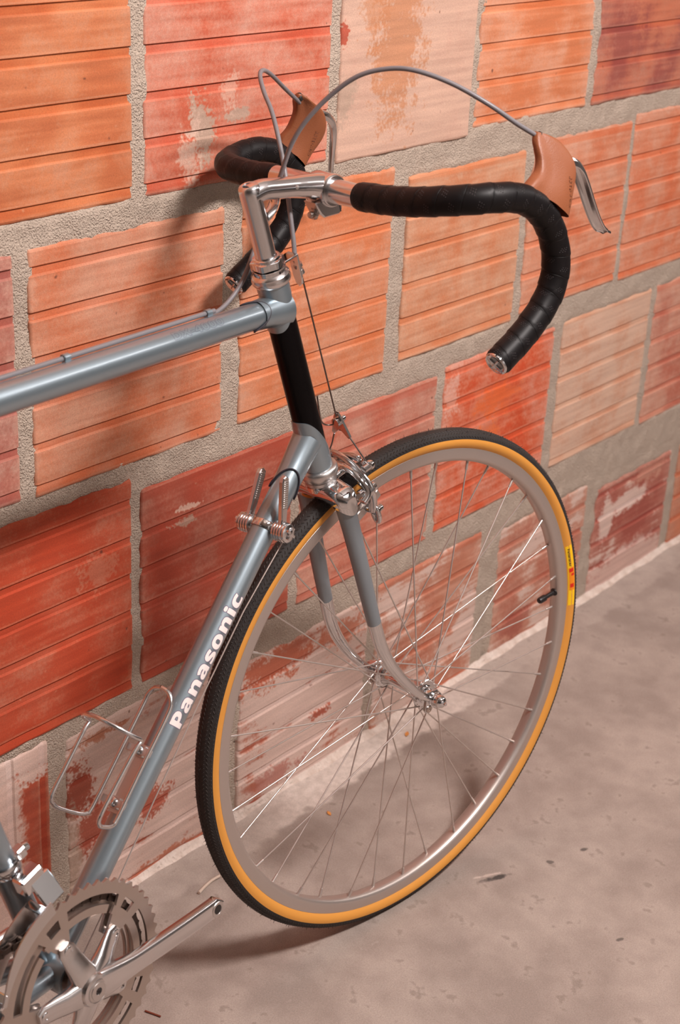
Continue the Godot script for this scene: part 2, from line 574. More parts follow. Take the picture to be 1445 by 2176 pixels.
func build_wall() -> void:
	wob = noise(FastNoiseLite.TYPE_SIMPLEX_SMOOTH, 0.012, 2, 5)
	edge_wob = noise(FastNoiseLite.TYPE_SIMPLEX_SMOOTH, 0.035, 3, 9)
	n_low = noise_bytes(TW, TH, 0.0075, 3, 11)
	n_mid = noise_bytes(TW, TH, 0.03, 3, 12)
	n_rag = noise_bytes(TW, TH, 0.16, 3, 13)
	n_speck = noise_bytes(TW, TH, 0.06, 2, 16)
	n_fine = noise_bytes(TW, TH, 0.45, 2, 14)
	n_streak = noise_bytes(TW, TH, 0.09, 3, 15, 16, 1)
	wall_px.resize(TW * TH * 3)
	var orange := rgb(206, 112, 74)
	for i in TW * TH:
		wall_px[i * 3] = 200; wall_px[i * 3 + 1] = 118; wall_px[i * 3 + 2] = 84

	# the blocks of the photograph, course by course
	var grey := rgb(180, 156, 138)
	var pale := rgb(222, 186, 168)
	var B := []
	# top course
	B.append({"r": [905, 1214, 943, 1236], "a": rgb(190, 92, 44), "b": rgb(206, 118, 70), "d": 0.26, "dc": rgb(200, 142, 112)})
	B.append({"r": [1230, 1556, 943, 1236], "a": rgb(196, 78, 48), "b": rgb(206, 104, 78), "d": 0.5, "dc": rgb(212, 152, 132), "p": [[1322, 1008, 26, 46, grey, 0.95, 3.0], [1306, 985, 20, 44, pale, 0.8, 2.0], [1383, 1021, 22, 9, grey, 0.9, 3.0], [1370, 1052, 18, 26, pale, 0.6, 2.0]]})
	B.append({"r": [1572, 1872, 938, 1236], "smear": true, "a": rgb(208, 164, 144), "b": rgb(214, 178, 158), "d": 0.75, "dc": rgb(216, 178, 158), "p": [[1690, 1085, 62, 120, rgb(192, 112, 62), 0.62, 1.6], [1640, 1130, 30, 60, rgb(196, 120, 74), 0.5, 1.5], [1580, 1022, 30, 40, grey, 0.8, 1.5], [1577, 1100, 9, 16, rgb(178, 62, 40), 0.95, 6.0]]})
	B.append({"r": [1884, 2196, 948, 1236], "a": rgb(212, 112, 62), "b": rgb(222, 138, 96), "d": 0.34, "dc": rgb(224, 168, 142)})
	B.append({"r": [2212, 2512, 948, 1236], "a": rgb(146, 62, 52), "b": rgb(190, 92, 62), "d": 0.36, "dc": rgb(184, 124, 106), "p": [[2420, 1090, 110, 60, rgb(196, 98, 62), 0.6, 1.4]]})
	B.append({"r": [2530, 2830, 948, 1236], "a": orange, "b": rgb(196, 96, 62)})
	# second course
	B.append({"r": [733, 1038, 625, 913], "a": rgb(168, 82, 66), "b": rgb(150, 68, 60), "d": 0.5, "dc": rgb(204, 156, 138), "w": 0.08})
	B.append({"r": [1057, 1366, 622, 914], "a": rgb(206, 104, 62), "b": rgb(206, 124, 92), "d": 0.54, "dc": rgb(214, 154, 124)})
	B.append({"r": [1396, 1705, 622, 918], "a": rgb(212, 112, 62), "b": rgb(214, 128, 86), "d": 0.38, "dc": rgb(218, 160, 130)})
	B.append({"r": [1737, 2035, 628, 900], "a": rgb(208, 118, 72), "b": rgb(212, 138, 98), "d": 0.52, "dc": rgb(218, 168, 136)})
	B.append({"r": [2056, 2357, 634, 910], "a": rgb(208, 104, 62), "b": rgb(216, 126, 88), "d": 0.48, "dc": rgb(220, 164, 138)})
	B.append({"r": [2369, 2672, 630, 920], "a": rgb(214, 100, 56), "b": rgb(214, 122, 84), "d": 0.42, "dc": rgb(220, 164, 140)})
	# third course
	B.append({"r": [896, 1207, 307, 603], "ds": 0.06, "a": rgb(186, 62, 28), "b": rgb(190, 80, 50), "d": 0.26, "dc": rgb(196, 128, 104), "p": [[1150, 500, 40, 30, rgb(196, 130, 106), 0.55, 1.5]]})
	B.append({"r": [1221, 1512, 307, 584], "ds": 0.1, "a": rgb(174, 64, 40), "b": rgb(166, 76, 56), "d": 0.32, "dc": rgb(188, 124, 104), "p": [[1310, 536, 26, 5, pale, 0.9, 4.0], [1290, 516, 30, 6, grey, 0.8, 3.0]]})
	B.append({"r": [1528, 1845, 307, 584], "a": rgb(188, 86, 62), "b": rgb(186, 104, 84), "d": 0.5, "dc": rgb(208, 154, 134)})
	B.append({"r": [1862, 2176, 312, 592], "ds": 0.08, "a": rgb(206, 72, 30), "b": rgb(208, 100, 68), "d": 0.42, "dc": rgb(220, 164, 146), "p": [[2010, 505, 70, 34, rgb(226, 88, 26), 0.75, 1.4], [1985, 445, 50, 26, rgb(226, 96, 34), 0.7, 1.4], [1885, 540, 22, 40, rgb(226, 186, 172), 0.6, 1.6]]})
	B.append({"r": [2204, 2508, 324, 592], "a": rgb(208, 142, 108), "b": rgb(214, 168, 140), "d": 0.72, "dc": rgb(218, 184, 162)})
	B.append({"r": [2526, 2826, 320, 594], "a": rgb(188, 96, 74), "b": rgb(206, 132, 106), "d": 0.5, "dc": rgb(214, 166, 146)})
	# bottom course: lime-washed and scraped
	var wash := rgb(222, 198, 188)
	var red := rgb(160, 56, 34)
	B.append({"r": [862, 1063, -4, 296], "up": true, "a": rgb(168, 52, 26), "b": rgb(178, 66, 36), "d": 0.1, "dc": rgb(196, 140, 118), "p": [[900, 150, 125, 900, wash, 0.93, 9.0, 0.12], [1040, 296, 70, 48, wash, 0.95, 6.0, 0.5]]})
	B.append({"r": [1090, 1392, -4, 284], "a": rgb(176, 84, 60), "b": rgb(190, 112, 92), "d": 0.5, "dc": rgb(212, 166, 152), "w": 0.86, "wc": wash, "p": [[1108, 196, 30, 48, red, 0.9, 3.0], [1134, 130, 34, 48, red, 0.88, 3.0], [1240, 116, 34, 30, red, 0.85, 3.0], [1150, 264, 50, 9, rgb(172, 92, 58), 0.7, 2.0], [1280, 8, 110, 13, rgb(184, 92, 62), 0.85, 2.5], [1098, 90, 16, 90, grey, 0.85, 2.0]]})
	B.append({"r": [1412, 1706, -4, 256], "a": rgb(180, 92, 68), "b": rgb(190, 116, 98), "d": 0.5, "dc": rgb(214, 170, 156), "w": 0.8, "wc": wash, "p": [[1490, 226, 90, 34, rgb(180, 76, 46), 0.9, 2.4], [1640, 220, 70, 26, rgb(188, 96, 66), 0.8, 2.0], [1592, 98, 26, 9, red, 0.9, 4.0], [1490, 34, 70, 16, rgb(176, 96, 84), 0.7, 2.0]]})
	B.append({"r": [1726, 2010, -4, 268], "a": rgb(186, 100, 72), "b": rgb(194, 124, 98), "d": 0.55, "dc": rgb(212, 166, 146), "w": 0.5, "wc": wash, "p": [[1790, 50, 90, 60, wash, 0.8, 2.0], [1930, 200, 60, 50, rgb(190, 106, 74), 0.6, 1.5]]})
	B.append({"r": [2066, 2358, -4, 250], "a": rgb(178, 92, 70), "b": rgb(194, 126, 102), "d": 0.52, "dc": rgb(212, 168, 148), "w": 0.45, "wc": wash, "p": [[2140, 40, 60, 30, rgb(150, 62, 48), 0.7, 2.0]]})
	B.append({"r": [2394, 2684, -4, 226], "a": rgb(158, 66, 54), "b": rgb(166, 82, 68), "d": 0.32, "dc": rgb(200, 146, 130), "w": 0.3, "wc": wash, "p": [[2515, 168, 100, 24, rgb(230, 206, 196), 0.95, 4.0, 0.6], [2440, 150, 28, 56, rgb(228, 204, 194), 0.95, 4.0, 0.6], [2540, 14, 200, 62, rgb(222, 192, 182), 0.9, 3.0, 0.45], [2600, 205, 80, 20, rgb(206, 150, 128), 0.7, 2.0]]})
	B.append({"r": [2718, 3010, -4, 226], "a": orange, "b": rgb(196, 96, 62), "d": 0.4})
	for b in B:
		paint_block(b)

	var im := Image.create_from_data(TW, TH, false, Image.FORMAT_RGB8, wall_px)
	var clay := mat(Color.WHITE, 0.86)
	clay.albedo_texture = ImageTexture.create_from_image(im)
	# the grain is finer than the colour: it has its own scale through triplanar detail
	clay.uv2_triplanar = true
	clay.uv2_scale = Vector3.ONE * 9.0
	clay.detail_enabled = true
	clay.detail_uv_layer = BaseMaterial3D.DETAIL_UV_2
	clay.detail_blend_mode = BaseMaterial3D.BLEND_MODE_MUL
	clay.detail_albedo = noise_tex(0.12, 4, 33, 512, [Color(0.86, 0.85, 0.84), Color(0.97, 0.97, 0.97), Color(1, 1, 1), Color(1, 1, 1)])

	var plain_clay := mat(Color.WHITE, 0.86)      # for the blocks past the edges of the picture
	plain_clay.albedo_texture = noise_tex(0.02, 4, 35, 1024, [rgb(186, 82, 54), rgb(204, 116, 80), rgb(206, 126, 92), rgb(214, 158, 132)])
	plain_clay.uv1_triplanar = true; plain_clay.uv1_world_triplanar = true; plain_clay.uv1_scale = V(1.3, 2.2, 1.3)

	# mortar: a solid wall whose face is rough and swells a little over the blocks' edges
	var mortar := mat(Color.WHITE, 0.95)
	mortar.albedo_texture = noise_tex(0.12, 4, 41, 1024, [rgb(122, 108, 96), rgb(176, 159, 144), rgb(192, 175, 159), rgb(210, 195, 180)])
	mortar.uv1_triplanar = true; mortar.uv1_world_triplanar = true
	mortar.uv1_scale = Vector3.ONE * 6.0
	mortar.heightmap_enabled = true
	mortar.heightmap_texture = noise_tex(0.11, 3, 43, 1024, [], false, 2.0, FastNoiseLite.TYPE_VALUE)
	mortar.heightmap_scale = 0.28
	# the wall goes on past the photograph's edges
	var more := []
	for c in [[943, 1236, 592], [625, 914, 420], [307, 600, 583], [-4, 270, 549], [1266, 1556, 560], [1586, 1876, 700]]:
		for k in (2 if c[0] < 1200 else 8):
			var bx: float = c[2] + k * 320 - (320 if c[0] < 1200 else 0)
			more.append([bx, bx + 304, c[0], c[1]])
		if c[0] < 1200:
			for k in 2:
				var x0: float = [2848, 2690, 2844, 3030][[943, 625, 307, -4].find(c[0])] + k * 320
				more.append([x0, x0 + 304, c[0], c[1]])
	var rects := more.duplicate()
	for b in B:
		rects.append(b.r)
	var s := Sh.new()
	var rows := []
	var big := noise(FastNoiseLite.TYPE_SIMPLEX_SMOOTH, 0.016, 3, 51)
	var small := noise(FastNoiseLite.TYPE_SIMPLEX_SMOOTH, 0.09, 2, 52)
	var inside := {}
	for r in rects:
		for gx in range(int(ceil((r[0] + 9.0 - 200.0) / 9.0)), int(floor((r[1] - 9.0 - 200.0) / 9.0)) + 1):
			for gy in range(int(ceil((r[2] + 9.0 + 20.0) / 9.0)), int(floor((r[3] - 9.0 + 20.0) / 9.0)) + 1):
				inside[Vector2i(gx, gy)] = true
	for j in 215:
		var row := PackedVector3Array()
		for i in 370:
			var x := 200.0 + i * 9.0
			var y := -20.0 + j * 9.0
			var z := -2.2 + big.get_noise_2d(x, y) * 3.6 + small.get_noise_2d(x, y) * 1.6
			if (absf(x - 1402.0) < 5.0 and y < 125.0) or (absf(x - 1712.0) < 5.0 and y < 78.0) or (absf(x - 2052.0) < 5.0 and y < 134.0):
				z = -15.0
			row.append(V(x, y, -9.0 if inside.has(Vector2i(i, j)) else z))
		rows.append(row)
	s.grid(rows, false, false, Vector3.BACK)
	s.box(V(2000, 1450, -100), Vector3.RIGHT, Vector3.UP, Vector3.BACK, V(13200, 2940, 184), 1.0)
	var wall := tag(part("wall_back", s, mortar, self), "", "", "", "structure") as MeshInstance3D

	var rng := RandomNumberGenerator.new()
	rng.seed = 77
	for b in B:
		part("brick", block_mesh(b.r, b.get("up", false), rng.randf_range(-0.8, 1.2), b.get("smear", false)), clay, wall)
	for r in more:
		part("brick", block_mesh(r, false, rng.randf_range(-0.8, 1.2)), plain_clay, wall)
	# the ragged mortar and lime left where the wall meets the floor
	s = Sh.new()
	rows = []
	var foot := noise(FastNoiseLite.TYPE_SIMPLEX_SMOOTH, 0.008, 3, 61)
	for i in 150:
		var x := 700.0 + i * 16.0
		var h := 6.5 + foot.get_noise_2d(x, 0) * 5.0
		var d := 9.0 + foot.get_noise_2d(x, 300) * 7.0
		h = maxf(h, 2.5); d = maxf(d, 4.0)
		rows.append(PackedVector3Array([V(x, h + 2, -4), V(x, h, 2.5), V(x, h * 0.55, d * 0.4), V(x, h * 0.2, d * 0.8), V(x, -1.0, d + 2)]))
	s.grid(rows, false, false, V(0, 1, 1))
	var lime := mat(Color.WHITE, 0.95)
	lime.albedo_texture = noise_tex(0.03, 5, 64, 512, [rgb(190, 168, 154), rgb(222, 204, 192), rgb(234, 220, 210)])
	lime.uv1_triplanar = true; lime.uv1_world_triplanar = true; lime.uv1_scale = Vector3.ONE * 3.0
	lime.heightmap_enabled = true; lime.heightmap_texture = mortar.heightmap_texture; lime.heightmap_scale = 0.4
	part("mortar_fillet", s, lime, wall)


# ---------------------------------------------------------------- the floor and what lies on it
const FX0 := 800.0
const FMM := 1.15
const FW := 2048
const FH := 1280


func build_floor_things() -> void:
	var lo := noise_bytes(FW, FH, 0.004, 4, 71)
	var mi := noise_bytes(FW, FH, 0.018, 4, 72)
	var rg := noise_bytes(FW, FH, 0.07, 3, 73)
	var fi := noise_bytes(FW, FH, 0.4, 2, 74)
	var px := PackedByteArray()
	px.resize(FW * FH * 3)
	var ca := rgb(158, 143, 134)
	var cb := rgb(180, 165, 155)
	var cl := rgb(228, 214, 204)
	var dk := rgb(108, 95, 86)
	for py in FH:
		var z := -40.0 + (py + 0.5) * FMM
		for qx in FW:
			var i := py * FW + qx
			var a := lo[i] / 255.0
			var b := mi[i] / 255.0
			var r := rg[i] / 255.0
			var c := ca.lerp(cb, clampf((a * 0.6 + b * 0.5 - 0.55) * 2.2 + 0.5, 0.0, 1.0))
			var spot := (r * 0.3 + b * 0.8 - 0.76) * 4.0
			if spot > 0.0:
				c = c.lerp(dk, minf(spot, 0.3))
			var pale := (r * 0.5 + (1.0 - b) * 0.6 - 0.86) * 3.0
			if pale > 0.0:
				c = c.lerp(cl, minf(pale, 0.16))
			if z < 110.0:      # lime and dust swept against the foot of the wall
				var x := FX0 + qx * FMM
				var k := (72.0 - z + (b - 0.5) * 26.0) / 9.0
				var fade := clampf((x - 1250.0) / 250.0, 0.15, 1.0) * clampf((2150.0 - x) / 300.0, 0.25, 1.0)
				c = c.lerp(cl, clampf(k, 0.0, 1.0) * fade * (0.55 + 0.5 * r))
			var g := 0.94 + fi[i] / 255.0 * 0.12
			px[i * 3] = int(c.r * g * 255.0); px[i * 3 + 1] = int(c.g * g * 255.0); px[i * 3 + 2] = int(c.b * g * 255.0)
	# scuffs: [x, z, half length, half width, turn, darkness]
	for q in [[1556, 363, 26, 5, 0.5, 0.5], [1552, 350, 22, 3, 0.5, -0.25], [1700, 420, 7, 4, 0.2, 0.4], [1640, 400, 6, 4, 0.8, 0.35], [1820, 620, 30, 14, 0.7, 0.15], [1560, 560, 8, 3, 0.4, 0.35]]:
		var cx := int((q[0] - FX0) / FMM)
		var cy := int((q[1] + 40.0) / FMM)
		for dy in range(-34, 35):
			for dx in range(-34, 35):
				var ex: float = (dx * cos(q[4]) + dy * sin(q[4])) * FMM / q[2]
				var ey: float = (-dx * sin(q[4]) + dy * cos(q[4])) * FMM / q[3]
				var i := (cy + dy) * FW + cx + dx
				var k := clampf((1.0 - ex * ex - ey * ey + (rg[i] / 255.0 - 0.5) * 1.4) * 1.5, 0.0, 1.0) * float(q[5])
				for ch in 3:
					px[i * 3 + ch] = clampi(int(px[i * 3 + ch] * (1.0 - k)), 0, 255)
	var conc := mat(Color.WHITE, 0.82)
	conc.albedo_texture = ImageTexture.create_from_image(Image.create_from_data(FW, FH, false, Image.FORMAT_RGB8, px))
	conc.detail_enabled = true
	conc.detail_uv_layer = BaseMaterial3D.DETAIL_UV_2
	conc.uv2_triplanar = true; conc.uv2_scale = Vector3.ONE * 6.0
	conc.detail_blend_mode = BaseMaterial3D.BLEND_MODE_MUL
	conc.detail_albedo = noise_tex(0.16, 5, 79, 512, [Color(0.87, 0.86, 0.85), Color(0.96, 0.96, 0.96), Color(1, 1, 1)])
	var s := Sh.new()
	var rows := []
	var dip := noise(FastNoiseLite.TYPE_SIMPLEX_SMOOTH, 0.004, 2, 81)
	for j in 45:
		var row := PackedVector3Array()
		for i in 85:
			var x := 500.0 + i * 40.0
			var z := -60.0 + j * 40.0
			row.append(V(x, dip.get_noise_2d(x, z) * 0.6, z))
		rows.append(row)
	s.grid(rows, false, false, Vector3.UP)
	s.box(V(2000, -83, 2700), Vector3.RIGHT, Vector3.UP, Vector3.BACK, V(13200, 160, 5800), 1.0)
	for i in s.v.size():
		s.t[i] = Vector2((s.v[i].x * 1000.0 - FX0) / (FW * FMM), (s.v[i].z * 1000.0 + 40.0) / (FH * FMM))
	tag(part("floor", s, conc, self), "", "", "", "structure")

	# litter
	s = Sh.new()
	s.tube(smooth(pts([[1039, 1.6, 193], [1042, 1.4, 203], [1045, 1.5, 214]]), 3.0), 1.2, 6)
	tag(part("twig", s, mat(rgb(120, 56, 36), 0.8), self), "thin reddish brown twig lying on the concrete just below the chainrings", "twig")
	s = Sh.new()
	s.tube(smooth(pts([[1246, 3.5, 84], [1262, 3.0, 80], [1278, 3.2, 78], [1293, 3.0, 79]]), 4.0), 2.2, 6)
	tag(part("mortar_sliver", s, mat(rgb(206, 186, 170), 0.9), self), "pale sliver of mortar lying on the floor beside the empty crank arm", "debris")
	for q in [[1760, 49, 0.4, "larger orange leaf fragment on the floor by the wall, seen through spokes below the hub", 5.5], [1510, 99, 1.2, "smaller orange leaf fragment on the shaded floor, seen through the lower left spokes", 4.5]]:
		s = Sh.new()
		var top := []
		for i in 7:
			var f := i / 6.0
			var w: float = sin(PI * clampf(f, 0.03, 0.97)) * q[4] * 0.6
			top.append(PackedVector3Array([V(f * q[4] * 2.4, 1.2 + f * 2.0, -w), V(f * q[4] * 2.4, 0.6 + sin(f * 3.0) * 1.4, 0), V(f * q[4] * 2.4, 1.6 + f, w)]))
		s.grid(top, false, false, Vector3.UP)
		for r in top:
			for i in 3:
				r[i] -= V(0, 0.35, 0)
		s.grid(top, false, false, Vector3.DOWN)
		tag(part("leaf_fragment", s, mat(rgb(216, 142, 70), 0.7), self, Transform3D(Basis(Vector3.UP, q[2]), V(q[0] * 0.001, 0.0, q[1] * 0.001))), q[3], "leaf", "")


# ---------------------------------------------------------------- the bicycle
# three sets of axes (metres, world): the frame, the steering and the front wheel; x forward, y up, z to the rider's right
const FOOT := Vector3(1.4175, 0, 0.28865)
var fx := Transform3D(Basis(Vector3(0.99898, 0, -0.04509), Vector3(-0.00368, 0.99666, -0.08159), Vector3(0.04494, 0.08167, 0.99565)), Vector3(0.8029, 0.28453, 0.30202) - FOOT)
var sx := Transform3D(Basis(Vector3(0.94674, 0.3038, 0.10676), Vector3(-0.29828, 0.95228, -0.06465), Vector3(-0.1213, 0.02937, 0.99218)), Vector3(1.26202, 0.6675, 0.24989) - FOOT)
var wx := Transform3D(Basis(Vector3(0.99261, 0, 0.12136), Vector3(0.00356, 0.99957, -0.02915), Vector3(-0.1213, 0.02937, 0.99218)), Vector3(1.41871, 0.33985, 0.27874) - FOOT)
var M := {}

const X := Vector3.RIGHT
const Y := Vector3.UP
const Z := Vector3.BACK


func make_materials() -> void:
	var paint := mat(rgb(150, 165, 174), 0.34, 0.8)
	paint.clearcoat_enabled = true; paint.clearcoat = 0.8; paint.clearcoat_roughness = 0.12
	M.paint = paint
	var fork := mat(rgb(136, 144, 150), 0.42, 0.5)
	fork.clearcoat_enabled = true; fork.clearcoat = 0.4; fork.clearcoat_roughness = 0.25
	M.fork = fork
	var black := mat(rgb(13, 10, 11), 0.22, 0.0, 0.22)
	M.black = black
	M.chrome = mat(rgb(222, 223, 225), 0.07, 1.0)
	M.alloy = mat(rgb(222, 221, 222), 0.2, 1.0)
	M.satin = mat(rgb(210, 206, 204), 0.34, 1.0)
	M.ring = mat(rgb(196, 184, 176), 0.42, 1.0)
	M.rim = mat(rgb(200, 190, 184), 0.4, 0.85)
	M.steel = mat(rgb(186, 174, 166), 0.3, 1.0)
	M.spoke = mat(rgb(206, 196, 190), 0.3, 0.75)
	M.housing = mat(rgb(118, 114, 117), 0.4, 0.0)
	M.wire = mat(rgb(128, 118, 112), 0.35, 1.0)
	M.dark = mat(rgb(34, 29, 28), 0.6)
	M.line = mat(rgb(40, 34, 44), 0.6)
	M.tread = mat(rgb(38, 33, 31), 0.72)
	M.knob = mat(rgb(66, 58, 54), 0.62)
	M.tan = mat(rgb(216, 148, 62), 0.6)
	M.white = mat(rgb(236, 226, 222), 0.5)
	M.edge = mat(rgb(112, 100, 124), 0.55)
	M.ghost = mat(rgb(98, 104, 116), 0.4, 0.3)
	var leather := mat(rgb(138, 79, 48), 0.5)
	leather.normal_enabled = false
	leather.heightmap_enabled = true; leather.heightmap_texture = noise_tex(0.2, 3, 91, 256); leather.heightmap_scale = 0.03
	leather.uv1_triplanar = true; leather.uv1_scale = V(12, 12, 12)
	M.leather = leather
	# the tape: perforated in clusters, the edge of each wrap a dark seam; one tile is one wrap
	var h := Image.create(256, 128, false, Image.FORMAT_L8)
	h.fill(Color(0.8, 0.8, 0.8))
	var col := Image.create(256, 128, false, Image.FORMAT_RGB8)
	col.fill(rgb(19, 16, 17))
	for c in 6:
		for k in 9:
			var px := c * 42 + 12 + (k % 3) * 8 + (k / 3) * 4
			var py := 24 + (k / 3) * 11 + (c % 2) * 48
			for dy in range(-1, 2):
				for dx in range(-1, 2):
					h.set_pixel(px + dx, py + dy, Color(0.1, 0.1, 0.1))
					col.set_pixel(px + dx, py + dy, rgb(70, 64, 65))
	for px in 256:
		for py in 5:
			col.set_pixel(px, py, rgb(9, 8, 9))
			h.set_pixel(px, py, Color(0.3, 0.3, 0.3))
	var tape := mat(Color.WHITE, 0.45, 0.0, 0.32)
	tape.albedo_texture = ImageTexture.create_from_image(col)
	tape.heightmap_enabled = true; tape.heightmap_texture = ImageTexture.create_from_image(h); tape.heightmap_scale = 0.05
	M.tape = tape


func build_bicycle() -> void:
	make_materials()
	var bike := Node3D.new()
	bike.name = "bicycle"
	bike.position = FOOT
	add_child(bike)
	tag(bike, "grey-blue steel road bicycle with black drop bars and gumwall tyre leaning on the brick wall", "bicycle")
	build_frame(bike)
	build_steering(bike)
	build_controls(bike)
	build_cables(bike)
	build_brake(bike)
	build_wheel(bike)
	build_shifters(bike)
	build_cage(bike)
	build_drive(bike)
	build_rear(bike)


# ---- frame tubes, lugs, lettering
func lug_line(centre: Vector3, axis: Vector3, out: Vector3, r: float, deep: float, turn: float) -> PackedVector3Array:
	# the pointed edge of a lug around a tube: how far along the axis it reaches at each angle
	var p := PackedVector3Array()
	var side := axis.cross(out)
	for j in 49:
		var a := TAU * j / 48.0
		var reach := deep * absf(sin(a + turn))
		p.append(centre + axis * reach + (out * cos(a) + side * sin(a)) * r)
	return p


func build_frame(bike: Node3D) -> void:
	var ha := V(-0.2952, 0.9554, 0).normalized()   # steering axis in frame axes
	var hb := V(461.0, 384.3, 0)
	var s := Sh.new()
	# head tube: black enamel
	s.lathe([Vector2(15, 15.9), Vector2(252, 15.9)], hb, ha, 36)
	var head := part("head_tube", s, M.black, bike, fx)
	var fwd := ha.cross(Z) * -1.0
	if fwd.x < 0: fwd = -fwd
	var tt := V(hb.x + ha.x * 217, hb.y + ha.y * 217, 0)
	var ttj := V(tt.x, 591.5, 0)
	# lugs: the painted sleeves at both ends, cut long over the sides
	for e in [[253.0, -1.0, 196.0, 34.0], [14.5, 1.0, 82.0, 12.0]]:
		s = Sh.new()
		var rows := []
		for k in 9:
			var row := PackedVector3Array()
			for j in 48:
				var a := TAU * j / 48.0
				var back := (1.0 - cos(a)) * 0.5      # 0 at the front, 1 at the tube
				var stop: float = lerpf(e[0] + e[1] * 14.0, e[2], smoothstep(0.0, 1.0, back) ** 0.75)
				var at: float = lerpf(e[0], stop, k / 8.0)
				row.append(hb + ha * at + (fwd * cos(a) + Z * sin(a)) * (17.5 - 0.35 * (1.0 if k == 8 else 0.0)))
			rows.append(row)
		s.grid(rows)
		# the inner lip, so the sleeve has thickness
		var lip := PackedVector3Array()
		for j in 48:
			var c = hb + ha * ((rows[8][j] - hb).dot(ha))
			lip.append(c + (rows[8][j] - c) * (15.85 / 17.15))
		s.grid([rows[8], lip], true, false, -ha if e[1] < 0 else ha)
		if e[1] < 0:
			# socket for the top tube, swelling out of the sleeve
			s.tube(pts([[ttj.x + 4, 591.5, 0], [ttj.x - 14, 591.5, 0], [ttj.x - 24, 591.5, 0], [ttj.x - 38, 591.5, 0]]), [21.0, 18.6, 16.6, 15.7], 40, false)
			s.ball(V(ttj.x - 6, 591.5, 0), 17.4, 32)
		part("lug", s, M.paint, head)

	# top tube
	s = Sh.new()
	s.tube(pts([[ttj.x - 20, 591.5, 0], [-190, 591.5, 0]]), 14.3, 40)
	var top := part("top_tube", s, M.paint, bike, fx)
	s = Sh.new()   # the pointed socket's edge, lined in black
	s.tube(lug_line(V(ttj.x - 52, 591.5, 0), V(1, 0, 0), Y, 15.4, 22.0, 0.6), 1.0, 6, false)
	part("lug_lining", s, M.line, top)
	s = Sh.new()
	var rows0 := []
	for k in 6:
		var row := PackedVector3Array()
		for j in 48:
			var a := TAU * j / 48.0
			var x0 := ttj.x - 52 + 22.0 * absf(sin(a + 0.6))
			row.append(V(lerpf(x0, ttj.x - 10, k / 5.0), 591.5 + cos(a) * (15.0 + k * 0.35), sin(a) * (15.0 + k * 0.35)))
		rows0.append(row)
	s.grid(rows0)
	part("lug", s, M.paint, top)
	var place_tt := func(q: Vector2, r: float) -> Array:
		var a := deg_to_rad(30.0) + q.y / 14.3
		var d := V(0, sin(a), cos(a))
		return [V(223.0 + q.x, 591.5, 0) + d * r, d]
	s = Sh.new()
	for k in 8:
		lettering(s, "DX-4000", "Droid Sans", true, 73.0, 8.6, place_tt.bind(14.36), Vector2(cos(TAU * k / 8), sin(TAU * k / 8)) * 0.55)
	part("lettering_outline", s, M.ghost, top)
	s = Sh.new()
	lettering(s, "DX-4000", "Droid Sans", true, 73.0, 8.6, place_tt.bind(14.42))
	part("lettering", s, M.paint, top)
	for x in [293.0, 97.0]:
		s = Sh.new()
		s.lathe([Vector2(-4, 3.6), Vector2(-3.4, 4.2), Vector2(3.4, 4.2), Vector2(4, 3.6)], V(x, 607.6, -7), X, 14)
		s.box(V(x, 604.6, -5.5), X, Y, Z, V(7, 3, 5), 0.5)
		part("cable_clip", s, M.paint, top)

	# down tube
	var d0 := V(0.71027, 0.70393, 0)
	var e1 := V(-0.70393, 0.71027, 0)
	var da := V(65.7, 62.6, 0)
	s = Sh.new()
	s.tube(PackedVector3Array([da + d0 * -70, da + d0 * 516]), 14.3, 40)
	var down := part("down_tube", s, M.paint, bike, fx)
	s = Sh.new()
	var rows1 := []
	for k in 8:
		var row := PackedVector3Array()
		for j in 48:
			var a := TAU * j / 48.0
			var x0 := 458.0 + 26.0 * absf(sin(a + 0.8))
			row.append(da + d0 * lerpf(x0, 526.0, k / 7.0) + (e1 * cos(a) + Z * sin(a)) * (15.0 + k * k * 0.06))
		rows1.append(row)
	s.grid(rows1)
	part("lug", s, M.paint, down)
	s = Sh.new()
	s.tube(lug_line(da + d0 * 458, d0, e1, 15.5, 26.0, 0.8), 1.0, 6, false)
	part("lug_lining", s, M.line, down)
	var place_dt := func(q: Vector2, r: float) -> Array:
		var a := deg_to_rad(100.0) - q.y / 14.3
		var d := e1 * cos(a) + Z * sin(a)
		return [da + d0 * (177.0 + q.x) + d * r, d]
	s = Sh.new()
	for k in 8:
		lettering(s, "Panasonic", "Droid Sans", true, 155.0, 16.0, place_dt.bind(14.36), Vector2(cos(TAU * k / 8), sin(TAU * k / 8)) * 1.25)
	part("lettering_outline", s, M.edge, down)
	s = Sh.new()
	for k in 6:
		lettering(s, "Panasonic", "Droid Sans", true, 155.0, 16.0, place_dt.bind(14.44 + k * 0.005), Vector2(cos(TAU * k / 6), sin(TAU * k / 6)) * 0.5)
	part("lettering", s, M.white, down)

	# seat tube, bottom bracket, stays
	s = Sh.new()
	s.tube(pts([[0, 0, 0], [-176, 576, 0]]), 14.3, 32)
	part("seat_tube", s, M.paint, bike, fx)
	s = Sh.new()
	s.lathe([Vector2(-34, 16), Vector2(-34, 19), Vector2(-32, 20.5), Vector2(32, 20.5), Vector2(34, 19), Vector2(34, 16)], V(0, 0, 0), Z, 32)
	part("bottom_bracket", s, M.paint, bike, fx)
	for z in [-1.0, 1.0]:
		s = Sh.new()
		s.tube(pts([[-6, 2, 14 * z], [-60, 10, 24 * z], [-180, 26, 34 * z], [-425, 57, 62 * z]]), [11.5, 11.0, 9.5, 6.0], 20)
		part("chain_stay", s, M.paint, bike, fx)


